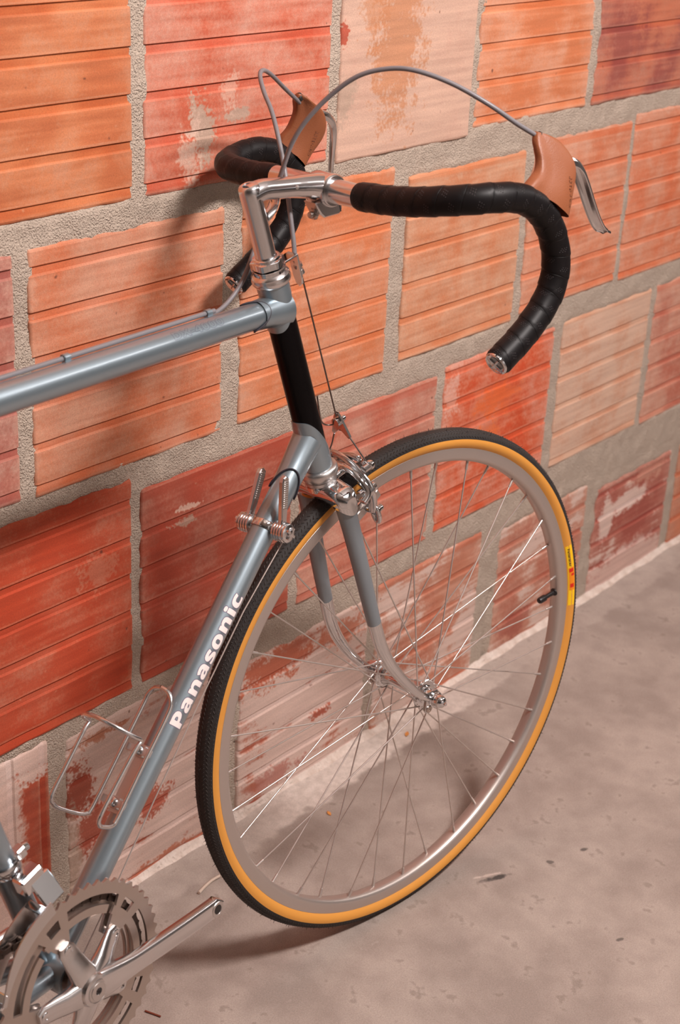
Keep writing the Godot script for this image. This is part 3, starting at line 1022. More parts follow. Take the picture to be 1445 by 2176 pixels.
# ---- fork, headset, stem, handlebar
func build_steering(bike: Node3D) -> void:
	var s := Sh.new()
	# crown: a chrome block with sloping shoulders and pointed sockets
	var rows := []
	for i in 25:
		var z := lerpf(-46.0, 46.0, i / 24.0)
		var u := absf(z) / 46.0
		var cy := -14.5 - 8.0 * u * u
		var hy := 9.5 + 3.0 * u
		var hx := 18.0 - 3.5 * u
		if u > 0.72:
			var e := sqrt(maxf(0.0, 1.0 - pow((u - 0.72) / 0.29, 2.0) * 0.8))
			hy *= e; hx *= e
		var row := PackedVector3Array()
		for j in 28:
			var a := TAU * j / 28.0
			var c := signf(cos(a)) * pow(absf(cos(a)), 0.72)
			var d := signf(sin(a)) * pow(absf(sin(a)), 0.72)
			row.append(V(c * hx, cy + d * hy, z))
		rows.append(row)
	s.grid(rows)
	s.fan(rows[0], -Z); s.fan(rows[-1], Z)
	s.lathe([Vector2(-12, 19.8), Vector2(-8, 19.4), Vector2(-5, 17.6)], V(0, 0, 0), Y, 32)
	var crown := part("fork_crown", s, M.chrome, bike, sx)
	for z in [-1.0, 1.0]:
		s = Sh.new()
		rows = []
		var k0 := V(-0.024, -1, 0.055 * z).normalized()
		for k in 5:
			var row := PackedVector3Array()
			for j in 32:
				var a := TAU * j / 32.0
				var drop: float = 7.0 + 11.0 * absf(sin(a)) ** 2.2
				row.append(V(0, -20, 33.0 * z) + k0 * lerpf(0.0, drop, k / 4.0) + V(cos(a) * 14.6, 0, sin(a) * 13.0))
			rows.append(row)
		s.grid(rows)
		part("socket", s, M.chrome, crown)
		s = Sh.new()
		var n := V(0.25, 0.86, 0.42 * z).normalized()
		var t := V(0.9, -0.3, 0).normalized()
		t = (t - n * n.dot(t)).normalized()
		s.box(V(2, -10.0, 29 * z), t, n.cross(t), n, V(21, 15, 4), 1.2)
		for g in [-1.0, 1.0]:
			s.box(V(2, -10.0, 29 * z) + n * 2.0 + n.cross(t) * g * 3.2, t, n.cross(t), n, V(15, 2.0, 1.2), 0.4)
		part("crown_plate", s, M.chrome, crown)

		# blade: painted above, chromed below
		var path := smooth(pts([[0, -24, 32.2 * z], [-0.5, -60, 34.5 * z], [-3, -120, 38.5 * z], [-5.5, -197, 42 * z], [-4, -245, 45 * z], [9, -291, 48 * z], [31, -337, 50 * z], [47, -357, 50.5 * z]]), 6.0)
		var split := 0
		for i in path.size():
			if path[i].y > -198.0:
				split = i
		var rad := []
		for p in path:
			rad.append(lerpf(12.2, 8.9, pow(clampf((-30.0 - p.y) / 167.0, 0, 1), 0.75)) if p.y > -197 else lerpf(8.9, 5.0, pow(clampf((-197.0 - p.y) / 160.0, 0, 1), 1.3)))
		s = Sh.new()
		s.tube(path.slice(0, split + 1), rad.slice(0, split + 1), 28, true, X, 0.9)
		var blade := part("fork_blade", s, M.fork, bike, sx)
		s = Sh.new()
		var rad2 := []
		for r in rad.slice(split):
			rad2.append(r - 0.12)
		s.tube(path.slice(split), rad2, 28, true, X, 0.9)
		tag(part("chrome_end", s, M.chrome, blade), "chromed lower end of the fork blade")
		# dropout with its eyelet
		s = Sh.new()
		var poly := PackedVector2Array()
		for a in [Vector2(40, -343), Vector2(50, -346), Vector2(60, -351), Vector2(63.5, -360), Vector2(60.5, -369), Vector2(52, -372.5), Vector2(46, -371), Vector2(40, -374), Vector2(34, -372.5), Vector2(32.5, -367), Vector2(35, -361), Vector2(38, -354)]:
			poly.append(a)
		s.plate(poly, V(0, 0, 50.3 * z), X, Y, Z, -2.6, 2.6, 0.7)
		part("dropout", s, M.chrome, blade)
		s = Sh.new()
		s.lathe([Vector2(-3, 0), Vector2(-3, 4.6), Vector2(3.6, 4.6), Vector2(4, 3.6), Vector2(4, 2.4), Vector2(3, 2.2), Vector2(3, 0)], V(38.4, -367.6, 50.3 * z), Z, 14)
		part("eyelet_bolt", s, M.steel, blade)

	# headset
	s = Sh.new()
	s.lathe([Vector2(245, 16.6), Vector2(247.5, 17.2), Vector2(249, 19.6), Vector2(251.5, 20.9), Vector2(255, 21.1), Vector2(257, 20.4), Vector2(258.5, 20.6), Vector2(260.5, 19.2), Vector2(262, 16.6)], V(0, 0, 0), Y, 40)
	var hs := part("headset_cup", s, M.alloy, bike, sx)
	s = Sh.new()
	s.lathe([Vector2(261, 15.5), Vector2(261, 17.4), Vector2(264.5, 17.4), Vector2(265.2, 16.6), Vector2(265.2, 13)], V(0, 0, 0), Y, 36)
	s.lathe([Vector2(265.2, 13), Vector2(265.2, 18.2), Vector2(267, 18.4), Vector2(267, 13)], V(0, 0, 0), Y, 36)
	part("lock_washer", s, M.chrome, hs)
	s = Sh.new()
	s.hexagon(V(0, 267, 0), Y, 18.6, 9.5)
	s.lathe([Vector2(276, 15), Vector2(278.6, 14.6), Vector2(279.4, 13.4), Vector2(279.4, 11.2)], V(0, 0, 0), Y, 32)
	part("locknut", s, M.chrome, hs)
	s = Sh.new()
	s.lathe([Vector2(-6, 17.6), Vector2(-5, 18.8), Vector2(-1, 19.0), Vector2(-0.6, 18.0), Vector2(0.6, 18.0), Vector2(1, 20), Vector2(4, 21.6), Vector2(7, 22.3), Vector2(10.5, 22.3), Vector2(13, 21.4), Vector2(14.2, 19.4), Vector2(14.8, 17)], V(0, 0, 0), Y, 40)
	part("headset_cup", s, M.satin, bike, sx)

	# stem: quill, forward extension, clamp
	s = Sh.new()
	s.lathe([Vector2(268, 11.1), Vector2(330, 11.1), Vector2(340, 11.3), Vector2(350, 11.5), Vector2(355.5, 11.2), Vector2(358, 9.8), Vector2(359, 7.8), Vector2(358.6, 6.4), Vector2(352.5, 6.0), Vector2(352.5, 0)], V(0, 0, 0), Y, 36)
	var ext := smooth(pts([[-2, 347, 0], [14, 346.5, 0], [34, 339.5, 0], [62, 329, 0], [84, 319.5, 0], [97, 312, 0]]), 4.0)
	s.tube(ext, ramp(ext, [11.9, 11.2, 11.0, 11.2, 13.0, 15.2]), 28, true, Z, 1.0)
	rows = []   # the fillet under the joint
	for k in 7:
		var f := k / 6.0
		var c := V(lerpf(9.0, 30.0, f), lerpf(317.0, 333.0, f) - 0.0, 0)
		c += V(-1, 1, 0) * 5.0 * sin(PI * f) * -0.6
		var row := PackedVector3Array()
		for j in 14:
			var a := TAU * j / 14.0
			row.append(c + V(cos(a) * 0.6, cos(a) * 0.8, 0) * 7.5 + Z * sin(a) * 7.2)
		rows.append(row)
	s.grid(rows)
	s.lathe([Vector2(-17, 13), Vector2(-17, 15.6), Vector2(-15.5, 17.2), Vector2(-12, 17.6), Vector2(10, 17.6), Vector2(13.5, 17.2), Vector2(15, 15.6), Vector2(15, 13)], V(97, 310.5, 0), Z, 36)
	var stem := part("stem", s, M.alloy, bike, sx)
	s = Sh.new()
	s.plate(PackedVector2Array([Vector2(72, 305), Vector2(76, 290), Vector2(80, 284.5), Vector2(101, 279.5), Vector2(106, 283), Vector2(108, 296)]), V(0, 2, 0), X, Y, Z, -10, 10, 1.6)
	part("clamp_lug", s, M.alloy, stem)
	s = Sh.new()
	s.hexagon(V(76.5, 291.5, 0), V(-1, 0.22, 0), 6.2, 5.0)
	s.lathe([Vector2(5, 0), Vector2(5, 3.6), Vector2(8.6, 3.4), Vector2(9.2, 2.6), Vector2(9.2, 0)], V(76.5, 291.5, 0), V(-1, 0.22, 0), 12)
	part("pinch_bolt", s, M.steel, stem)
	s = Sh.new()
	s.box(V(103, 289, 0), X, Y, Z, V(2.0, 11, 20.4), 0.3)
	part("clamp_slot", s, M.dark, stem)
	s = Sh.new()
	s.hexagon(V(0, 352.6, 0), Y, 5.0, 2.6)
	part("expander_bolt", s, M.dark, stem)
	s = Sh.new()
	s.lathe([Vector2(0, 0), Vector2(0, 2.4), Vector2(1.2, 2.0), Vector2(1.6, 0)], V(52, 334.5, 10.4), Z, 12)
	part("stud", s, M.satin, stem)

	# handlebar: bare sleeve, two taped halves
	s = Sh.new()
	s.lathe([Vector2(-92, 11.9), Vector2(-84, 12.6), Vector2(-80, 12.9), Vector2(52, 12.9), Vector2(56, 12.6), Vector2(60, 11.9)], V(97, 310.5, 0), Z, 32)
	var bar := part("handlebar", s, M.alloy, bike, sx)
	var right := pts([[97, 311.5, 52], [97, 312.4, 68], [97, 314.5, 95], [99, 318.5, 130], [105, 322, 160], [120, 321.5, 186], [142, 316, 199], [168, 304.5, 204], [190, 286, 205], [205, 262, 205], [212.5, 236, 204], [211, 210, 204], [200, 188.5, 204], [181, 173, 204], [152, 160.5, 204], [127, 153.8, 204], [103, 149, 204]])
	var left := pts([[97, 309.5, -78], [97, 309, -90], [97, 307, -110], [100, 305.5, -148], [110, 302, -178], [128, 297, -196], [150, 294, -202], [174, 289, -203], [196, 277, -203], [211, 259, -203], [218.5, 244, -203], [218, 225, -203], [212, 210, -203], [194, 188, -203], [170, 174.5, -203], [147, 166, -203], [120, 158, -203], [94, 151, -203]])
	for q in [right, left]:
		var c := smooth(q, 2.4)
		s = Sh.new()
		# one long strip wound around the bar: every wrap lies over the edge of the one before it
		var rows_t := []
		var lens := []
		var run := 0.0
		var sd := Vector3.ZERO
		for i in c.size():
			var d0 := (c[mini(i + 1, c.size() - 1)] - c[maxi(i - 1, 0)]).normalized()
			if i: run += c[i].distance_to(c[i - 1])
			if i == 0: sd = Vector3.UP
			sd = (sd - d0 * sd.dot(d0)).normalized()
			var row := PackedVector3Array()
			for j in 29:
				var a := TAU * j / 28.0
				var w := fposmod(run / 23.0 + j / 28.0, 1.0)
				var r := 14.75 + 0.8 * w
				if i < 2 or i > c.size() - 3: r = 14.0
				row.append(c[i] + (sd * cos(a) + d0.cross(sd) * sin(a)) * r)
			rows_t.append(row); lens.append(run / 23.0)
		s.grid(rows_t, false, false, Vector3.ZERO, Vector2(1.0, 1.0), lens)
		for k in s.t.size():      # the seam climbs one wrap to a turn
			s.t[k].x *= 29.0 / 28.0
			s.t[k].y += s.t[k].x
		part("bar_tape", s, M.tape, bar)
		# the silver stopper in the end of the drop
		s = Sh.new()
		var d := (c[-1] - c[-2]).normalized()
		s.lathe([Vector2(-1, 13.6), Vector2(1.8, 13.4), Vector2(2.8, 12.2), Vector2(2.6, 10.6), Vector2(2.0, 9.8), Vector2(2.2, 0)], c[-1], d, 28)
		var t := d.cross(Z).normalized()
		for g in [0.8, 2.35]:
			s.box(c[-1] + d * 2.4, t.rotated(d, g), d.cross(t.rotated(d, g)), d, V(17, 2.4, 1.6), 0.5)
		part("end_plug", s, M.chrome, bar)


# ---- brake levers with leather hoods
func build_controls(bike: Node3D) -> void:
	for side in [1.0, -1.0]:
		var dx := 0.0
		var dy := 0.0
		var s := Sh.new()
		# sections: back point, front point, half width, z
		var secs := [[182, 312, 229, 256, 15.5, 204], [193, 314, 236, 264, 15.0, 202.5], [206, 316, 248, 277, 14.0, 199], [214, 323, 260, 288, 13.0, 195], [218, 331, 265, 299, 12.4, 191], [222, 338, 262, 313, 11.6, 186.5], [227, 343, 254, 327, 9.4, 183.5], [231, 345, 244, 336, 6.0, 182.5]]
		if side < 0:
			secs = [[206, 284, 232, 243, 15.5, 203], [211, 290, 246, 254, 14.5, 201], [220, 297, 262, 266, 13.5, 196], [227, 308, 268, 278, 12.6, 191], [230, 318, 268, 292, 12.0, 187], [229, 331, 262, 306, 11.0, 183], [231, 336, 248, 322, 9.0, 180], [233, 338, 242, 331, 6.0, 179]]
		var dense := []
		for i in secs.size() - 1:
			for k in 4:
				var row := []
				for c in 6:
					row.append(cubic_interpolate(secs[i][c], secs[i + 1][c], secs[maxi(i - 1, 0)][c], secs[mini(i + 2, secs.size() - 1)][c], k / 4.0))
				dense.append(row)
		dense.append(secs[-1])
		var rows := []
		for q in dense:
			var b := V(q[0] + dx, q[1] + dy, q[5] * side)
			var f := V(q[2] + dx, q[3] + dy, q[5] * side)
			var c := (b + f) * 0.5
			var h := (f - b) * 0.5
			var row := PackedVector3Array()
			for j in 28:
				var a := TAU * j / 28.0
				var ca := signf(cos(a)) * pow(absf(cos(a)), 0.6)
				var sa := signf(sin(a)) * pow(absf(sin(a)), 0.5)
				# the back is hollowed for the thumb
				row.append(c + h * ca + Z * side * sa * q[4] * (1.0 - 0.42 * smoothstep(0.15, 0.5, -ca)))
			rows.append(row)
		s.grid(rows)
		s.fan(rows[-1], V(-0.6, 0.8, 0))
		var hood := part("brake_hood", s, M.leather, bike, sx)
		# tooled script along its side
		var p0 := V(230, 268, 0) if side > 0 else V(238, 256, 0)
		var p1 := V(251, 303, 0) if side > 0 else V(258, 288, 0)
		var along := (p1 - p0).normalized()
		var upw := V(-along.y, along.x, 0)
		var place := func(q: Vector2) -> Array:
			var p := p0 + along * q.x + upw * q.y
			var best := 1e9
			var zs := 0.0
			for e in dense:
				var b2 := V(e[0], e[1], 0)
				var f2 := V(e[2], e[3], 0)
				var hh := (f2 - b2) * 0.5
				var off := p - (b2 + f2) * 0.5
				var dist := absf(off.cross(hh.normalized()).z)
				if dist < best:
					best = dist
					var ca2 := pow(clampf(absf(off.dot(hh) / hh.length_squared()), 0.0, 1.0), 1.0 / 0.6)
					zs = e[5] * side + pow(1.0 - ca2 * ca2, 0.25) * e[4]
			return [V(p.x, p.y, zs + 0.25), Z]
		s = Sh.new()
		lettering(s, "cardiff", "Droid Serif", false, 30.0, 5.6, place)
		part("tooled_script", s, mat(rgb(104, 56, 32), 0.7), hood)
		s = Sh.new()
		s.lathe([Vector2(-3, 5.2), Vector2(1.5, 5.0), Vector2(2.5, 4.0), Vector2(2.5, 2.6)], (V(233, 339, 183) if side > 0 else V(234, 333, -179.5)), V(-0.62, 0.78, -0.15 * side), 16)
		part("cable_ferrule", s, M.dark, hood)
		# the lever: a channel of bright alloy, flared at its tip
		s = Sh.new()
		var path := smooth(pts([[247, 306, 193], [262, 300, 194], [272, 288, 195], [277, 270, 196], [280, 249, 198], [284, 228, 200], [290, 213, 201], [299, 204, 202]]) if side > 0 else pts([[246, 305, -186], [262, 299, -187], [277, 290, -189], [287, 276, -193], [290, 258, -199], [288, 240, -204], [285, 222, -208], [282, 205, -210], [286, 191, -211]]), 3.0)
		rows = []
		for i in path.size():
			var f := float(i) / (path.size() - 1)
			var d := (path[mini(i + 1, path.size() - 1)] - path[maxi(i - 1, 0)]).normalized()
			var out := d.cross(Z).normalized()
			if out.x < 0: out = -out
			var w := lerpf(6.4, 6.8, sin(PI * f)) * (1.0 if f < 0.93 else 0.7)
			var wd = (Z * 0.88 + X * 0.46 * side).normalized()
			out = d.cross(wd).normalized()
			if out.x < 0: out = -out
			var h: float = lerpf(9.0, 3.2, smoothstep(0.05, 0.9, f))
			var row := PackedVector3Array()
			# outside round, inside hollow
			for q in [[-1.0, -0.5], [-1.0, 0.1], [-0.85, 0.42], [-0.45, 0.6], [0.0, 0.65], [0.45, 0.6], [0.85, 0.42], [1.0, 0.1], [1.0, -0.5], [0.86, -0.55], [0.78, -0.2], [0.5, 0.12], [0.0, 0.2], [-0.5, 0.12], [-0.78, -0.2], [-0.86, -0.55]]:
				row.append(path[i] + wd * w * q[0] + out * h * q[1])
			rows.append(row)
		for i in rows.size() - 1:
			var d2: Vector3 = path[i + 1] - path[i]
			var o2: Vector3 = d2.cross(Z).normalized()
			if o2.x < 0: o2 = -o2
			for j in 16:
				var j2: int = (j + 1) % 16
				var to := o2
				if j < 1 or j == 0: to = -Z
				elif j == 1: to = o2 - Z
				elif j == 6: to = o2 + Z
				elif j == 7: to = Z
				elif j == 8 or j == 15: to = -o2
				elif j == 9: to = -Z - o2 * 0.3
				elif j >= 10 and j <= 13: to = -o2
				elif j == 14: to = Z - o2 * 0.3
				s.quad(rows[i][j], rows[i][j2], rows[i + 1][j2], rows[i + 1][j], to)
		s.fan(rows[-1], V(0.8, -0.6, 0))
		part("brake_lever", s, M.alloy, hood)


func build_cables(bike: Node3D) -> void:
	var a := smooth(pts([[234, 326, -180], [205, 357, -165], [175, 387, -145], [155, 402, -132], [141, 403, -122], [124, 394, -100], [109, 380, -75], [90, 357, -50], [74, 332, -32], [57, 305, -16], [44, 276, -5], [36, 256, 0]]), 4.0)
	var s := Sh.new()
	s.tube(a, 2.5, 12)
	part("brake_housing", s, M.housing, bike, sx)
	var b := smooth(pts([[232, 339, 183], [212, 360, 176], [193, 386, 160], [176, 411, 130], [158, 428, 100], [144, 432, 75], [127, 428, 50], [107, 412, 25], [86, 391, 5], [73, 371, -8], [66, 351, -18], [59, 332, -26], [48, 315, -30], [32, 297, -31], [13, 280, -29], [-6, 265, -25], [-24, 254, -21], [-45, 248, -16], [-66, 246.5, -11], [-85, 250, -8]]), 4.0)
	s = Sh.new()
	s.tube(b, 2.5, 12, false)
	part("brake_housing", s, M.housing, bike, sx)
	s = Sh.new()
	s.tube(pts([[303, 608, -7], [250, 607.8, -7], [-180, 607.6, -7]]), 2.5, 12)
	part("brake_housing", s, M.housing, bike, fx)
	# hanger on the headset, adjuster, bare wire to the yoke
	s = Sh.new()
	s.box(V(26, 264.5, 0), X, Y, Z, V(20, 2.4, 15), 0.5)
	s.plate(PackedVector2Array([Vector2(264, -7.5), Vector2(264, 7.5), Vector2(238, 6.5), Vector2(230, 5), Vector2(226, 0), Vector2(230, -5), Vector2(238, -6.5)]), V(35, 0, 0), Y, Z, X, -1.2, 1.2, 0.4)
	var hang := part("cable_hanger", s, M.chrome, bike, sx)
	s = Sh.new()
	s.lathe([Vector2(0, 3.0), Vector2(0, 4.2), Vector2(5, 4.2), Vector2(5.2, 3.2), Vector2(9, 3.2), Vector2(9, 5.0), Vector2(13, 5.0), Vector2(13, 3.4), Vector2(18, 3.2)], V(40, 239, 0), V(-0.2, 1, 0), 14)
	part("cable_adjuster", s, M.satin, hang)
	s = Sh.new()
	s.ball(V(36.2, 236, 3), 2.2, 10)
	part("rivet", s, M.chrome, hang)
	s = Sh.new()
	s.tube(pts([[40, 246, 0], [40.5, 200, 0], [42, 56, 0]]), 0.95, 8)
	part("brake_wire", s, M.wire, bike, sx)


# ---- centre-pull brake
func build_brake(bike: Node3D) -> void:
	var s := Sh.new()
	var stirrup := smooth(pts([[20, -36, 40], [31, -30, 38], [33, -16, 26], [34, -9, 10], [34, -8, 0], [34, -9, -10], [33, -16, -26], [31, -30, -38], [20, -36, -40]]), 3.0)
	s.tube(stirrup, 5.2, 10, true, X, 1.0)
	s.lathe([Vector2(0, 5), Vector2(22, 5), Vector2(22, 7.5), Vector2(27, 7.5), Vector2(27, 0)], V(20, -14, 0), X, 14)
	var cal := part("brake_caliper", s, M.chrome, bike, sx)
	for z in [1.0, -1.0]:
		var x0 := 39.5 if z > 0 else 45.5
		# one arm: shoe, pivot on its own side, then across to the anchor on the other
		s = Sh.new()
		var arm := smooth(pts([[x0 + 1, -66, 27 * z], [x0, -52, 32 * z], [x0 - 1, -34, 35 * z], [x0 - 1, -18, 28 * z], [x0, -6, 12 * z], [x0, 1, -6 * z], [x0, 1, -20 * z], [x0, -5, -31 * z]]), 3.0)
		s.tube(arm, ramp(arm, [5.0, 6.5, 8.0, 6.4, 5.4, 4.8, 4.2]), 10, true, V(0, 0.3, z), 0.55)
		part("brake_arm", s, M.alloy, cal)
		s = Sh.new()
		s.lathe([Vector2(-16, 0), Vector2(-16, 6.5), Vector2(-4, 6.5), Vector2(-4, 8.2), Vector2(3, 8.2), Vector2(4.4, 7.0), Vector2(4.4, 5.4), Vector2(9, 5.2), Vector2(10, 4.2), Vector2(10, 0)], V(x0 - 2, -31, 34 * z), X, 18)
		part("pivot_bolt", s, M.chrome, cal)
		s = Sh.new()
		s.lathe([Vector2(-6, 0), Vector2(-6, 4.4), Vector2(2, 4.4), Vector2(3, 5.8), Vector2(7, 5.6), Vector2(9, 4.2), Vector2(9.6, 0)], V(x0 - 1, -5, -31 * z), X, 14)
		part("anchor_bolt", s, M.chrome, cal)
		# shoe holder and rubber
		s = Sh.new()
		var dirx := V(0.955, 0.296, 0)
		var diry := V(-0.296, 0.955, 0)
		s.box(V(42, -64, 15.5 * z), dirx, diry, Z, V(46, 11.5, 8), 1.0)
		var shoe := part("brake_shoe", s, M.satin, cal)
		s = Sh.new()
		s.box(V(42, -64, 11.4 * z), dirx, diry, Z, V(43, 9.5, 2.6), 0.5)
		part("brake_pad", s, M.dark, shoe)
		s = Sh.new()
		var loop := PackedVector3Array()
		for j in 25:
			var a := TAU * j / 24.0
			loop.append(V(x0 + 6, -74 + sin(a) * 11.0, 27 * z + cos(a) * 5.0))
		s.tube(loop, 2.7, 8, false, X, 1.1)
		part("slotted_eye", s, M.alloy, cal)
		s = Sh.new()
		s.hexagon(V(x0 + 4, -70, 27 * z), X, 5.6, 7.0)
		s.lathe([Vector2(7, 4.0), Vector2(12, 3.8), Vector2(13.4, 2.6), Vector2(13.8, 0)], V(x0 + 4, -70, 27 * z), X, 12)
		s.lathe([Vector2(0, 3), Vector2(14, 3)], V(x0 - 1, -66, 14 * z), V(0.2, -0.1, z), 10)
		part("shoe_bolt", s, M.chrome, cal)
	# yoke, straddle wire, loose end
	s = Sh.new()
	s.plate(PackedVector2Array([Vector2(60, -2.5), Vector2(60, 2.5), Vector2(52, 7), Vector2(31, 15), Vector2(28, 12), Vector2(38, 0), Vector2(28, -12), Vector2(31, -15), Vector2(52, -7)]), V(44, 0, 0), Y, Z, X, -1.6, 1.6, 0.5)
	var yoke := part("straddle_yoke", s, M.chrome, bike, sx)
	s = Sh.new()
	s.lathe([Vector2(-6, 0), Vector2(-6, 5.6), Vector2(2, 5.6), Vector2(2, 4), Vector2(7, 4.0), Vector2(9, 3.0), Vector2(9.4, 0)], V(44, 49, 0), X, 14)
	part("yoke_bolt", s, M.chrome, yoke)
	s = Sh.new()
	s.tube(smooth(pts([[47, -4, 31], [46, 8, 25], [44.5, 28, 13.5], [44, 34, 8], [44, 36, 0], [44, 34, -8], [44.5, 28, -13.5], [46, 8, -25], [43, -4, -31]]), 4.0), 0.95, 8)
	part("straddle_wire", s, M.wire, yoke)
	s = Sh.new()
	s.tube(smooth(pts([[42, 50, 2], [38, 46, -4], [33, 47, -8], [28, 52, -9], [26.5, 62, -9], [28.5, 88, -8]]), 3.0), 0.95, 8)
	part("loose_cable_end", s, M.wire, yoke)


# ---- the front wheel (its own axes: z is the axle)
func build_wheel(bike: Node3D) -> void:
	var s := Sh.new()
	s.lathe([Vector2(-10.2, 305), Vector2(-9.6, 316.4), Vector2(-8.2, 317.6), Vector2(8.2, 317.6), Vector2(9.6, 316.4), Vector2(10.2, 305), Vector2(9.4, 302), Vector2(6.5, 299.6), Vector2(3, 298.8), Vector2(-3, 298.8), Vector2(-6.5, 299.6), Vector2(-9.4, 302)], V(0, 0, 0), Z, 180, true)
	var wheel := part("wheel", s, M.rim, bike, wx)
	# tyre: gum walls, black tread
	s = Sh.new()
	for z in [1.0, -1.0]:
		var prof := [Vector2(9.2 * z, 316.4), Vector2(11.6 * z, 319.2), Vector2(13.2 * z, 322.6), Vector2(13.6 * z, 326.0), Vector2(13.0 * z, 329.2)]
		if z > 0: prof.reverse()
		s.lathe(prof, V(0, 0, 0), Z, 180)
	tag(part("gum_sidewall", s, M.tan, wheel), "amber gum sidewall of the tyre")
	s = Sh.new()
	s.lathe([Vector2(-13.1, 328.8), Vector2(-12.9, 330.2), Vector2(-11.4, 334.0), Vector2(-8.6, 337.0), Vector2(-4.6, 338.8), Vector2(0, 339.4), Vector2(4.6, 338.8), Vector2(8.6, 337.0), Vector2(11.4, 334.0), Vector2(12.9, 330.2), Vector2(13.1, 328.8)], V(0, 0, 0), Z, 220)
	part("tyre_tread", s, M.tread, wheel)
	# the file pattern of the tread: small slanting ribs, and moulding hairs
	s = Sh.new()
	var rng := RandomNumberGenerator.new()
	rng.seed = 5
	for i in 400:
		for k in 7:
			var q: Array = [[-12.5, 332.0], [-10.4, 335.6], [-6.6, 338.3], [0.0, 339.5], [6.6, 338.3], [10.4, 335.6], [12.5, 332.0]][k]
			var a := TAU * (i + 0.5 * (k % 2)) / 400.0
			var rad := V(cos(a), sin(a), 0)
			var tan_ := V(-sin(a), cos(a), 0)
			var nrm = (rad * (q[1] - 322.0) + Z * q[0] * 0.9).normalized()
			var sl = (tan_ * 0.8 + (Z - nrm * nrm.z).normalized() * (0.6 if k % 2 else -0.6)).normalized()
			var ot = nrm.cross(sl)
			var c: Vector3 = rad * q[1] + Z * q[0]
			var p := [c - sl * 2.0 - ot * 0.55, c + sl * 2.0 - ot * 0.55, c + sl * 2.0 + ot * 0.55, c - sl * 2.0 + ot * 0.55]
			var t = c + nrm * 0.5
			for j in 4:
				s.flat(p[j], p[(j + 1) % 4], t + sl * (1.5 if j == 1 else -1.5 if j == 3 else 0.0), nrm + (p[j] + p[(j + 1) % 4] - c * 2.0) * 0.2)
			s.flat(p[0], p[1], t + sl * 1.5, nrm - ot); s.flat(p[2], p[3], t - sl * 1.5, nrm + ot)
	tag(part("tread_ribs", s, M.knob, wheel), "", "", "", "stuff")
	s = Sh.new()
	for i in 260:
		var a := TAU * (i + rng.randf() * 0.6) / 260.0
		var zz := rng.randf_range(-12.5, 12.5)
		var r0 := 339.2 - zz * zz * 0.045
		var rad := V(cos(a), sin(a), 0)
		var tip := rad * (r0 + rng.randf_range(2.0, 4.2)) + V(-sin(a), cos(a), 0) * rng.randf_range(-1.5, 1.5) + Z * (zz + signf(zz) * rng.randf_range(0.0, 2.0))
		s.tube(PackedVector3Array([rad * (r0 - 0.5) + Z * zz, tip]), [0.42, 0.2], 4, false)
	tag(part("moulding_hairs", s, M.tread, wheel), "", "", "", "stuff")

	# hub
	s = Sh.new()
	s.lathe([Vector2(-36.5, 8), Vector2(-36.5, 19.2), Vector2(-35.6, 20), Vector2(-34, 20), Vector2(-33, 19), Vector2(-31.5, 14), Vector2(-27, 11.5), Vector2(-14, 10), Vector2(14, 10), Vector2(27, 11.5), Vector2(31.5, 14), Vector2(33, 19), Vector2(34, 20), Vector2(35.6, 20), Vector2(36.5, 19.2), Vector2(36.5, 8)], V(0, 0, 0), Z, 36)
	for z in [1.0, -1.0]:
		s.lathe([Vector2(36, 12.5), Vector2(39.5, 12), Vector2(40, 9), Vector2(43, 8.6), Vector2(43, 7.2), Vector2(47.6, 7.2)], V(0, 0, 0), Z * z, 24)
	var hub := part("hub", s, M.chrome, wheel)
	for z in [1.0, -1.0]:
		s = Sh.new()
		s.lathe([Vector2(52.8, 6), Vector2(52.8, 10.8), Vector2(54.6, 10.8), Vector2(55.0, 9.4), Vector2(57.2, 9.2), Vector2(57.6, 8.6), Vector2(63, 8.2), Vector2(66.5, 6.6), Vector2(68.5, 3.8), Vector2(69, 2.2), Vector2(71.5, 2.2), Vector2(71.8, 0)], V(0, 0, 0), Z * z, 20)
		part("axle_nut", s, M.chrome, wheel)
	# spokes: eighteen to a flange, laced three-cross
	var angs := []
	for k in 18:
		angs.append([92.2 - 20.0 * k, 1.0, 60.0 if k % 2 == 0 else -60.0, k])
		angs.append([82.3 - 20.0 * k, -1.0, -60.0 if k % 2 == 0 else 60.0, k])
	for q in angs:
		s = Sh.new()
		var a := deg_to_rad(q[0])
		var b := deg_to_rad(q[0] + q[2])
		var rim_pt = V(cos(a), sin(a), 0) * 300.5 + Z * 2.6 * q[1]
		var out := 1.0 if int(q[3]) % 2 == 0 else -1.0
		var hub_pt = V(cos(b), sin(b), 0) * 17.4 + Z * (35.0 + 1.9 * out) * q[1]
		var d: Vector3 = (rim_pt - hub_pt).normalized()
		var elbow = hub_pt - Z * q[1] * 3.6 * out
		s.tube(PackedVector3Array([elbow, hub_pt, hub_pt + d * 2.0, rim_pt - d * 12.0]), 0.98, 7)
		s.tube(PackedVector3Array([rim_pt - d * 13.0, rim_pt - d * 12.4, rim_pt - d * 3.5, rim_pt + d * 1.5]), [1.3, 1.75, 1.85, 2.3], 8)
		part("spoke", s, M.spoke, wheel)
	# valve
	var va := deg_to_rad(7.0)
	var vd := V(cos(va), sin(va), 0)
	s = Sh.new()
	s.lathe([Vector2(-1, 6.0), Vector2(1.6, 5.4), Vector2(3, 3.4), Vector2(20, 3.0), Vector2(20, 4.2), Vector2(21, 4.8), Vector2(31, 4.6), Vector2(33, 3.6), Vector2(33.4, 0)], vd * 299.5, -vd, 14)
	part("valve", s, mat(rgb(28, 25, 26), 0.4), wheel)
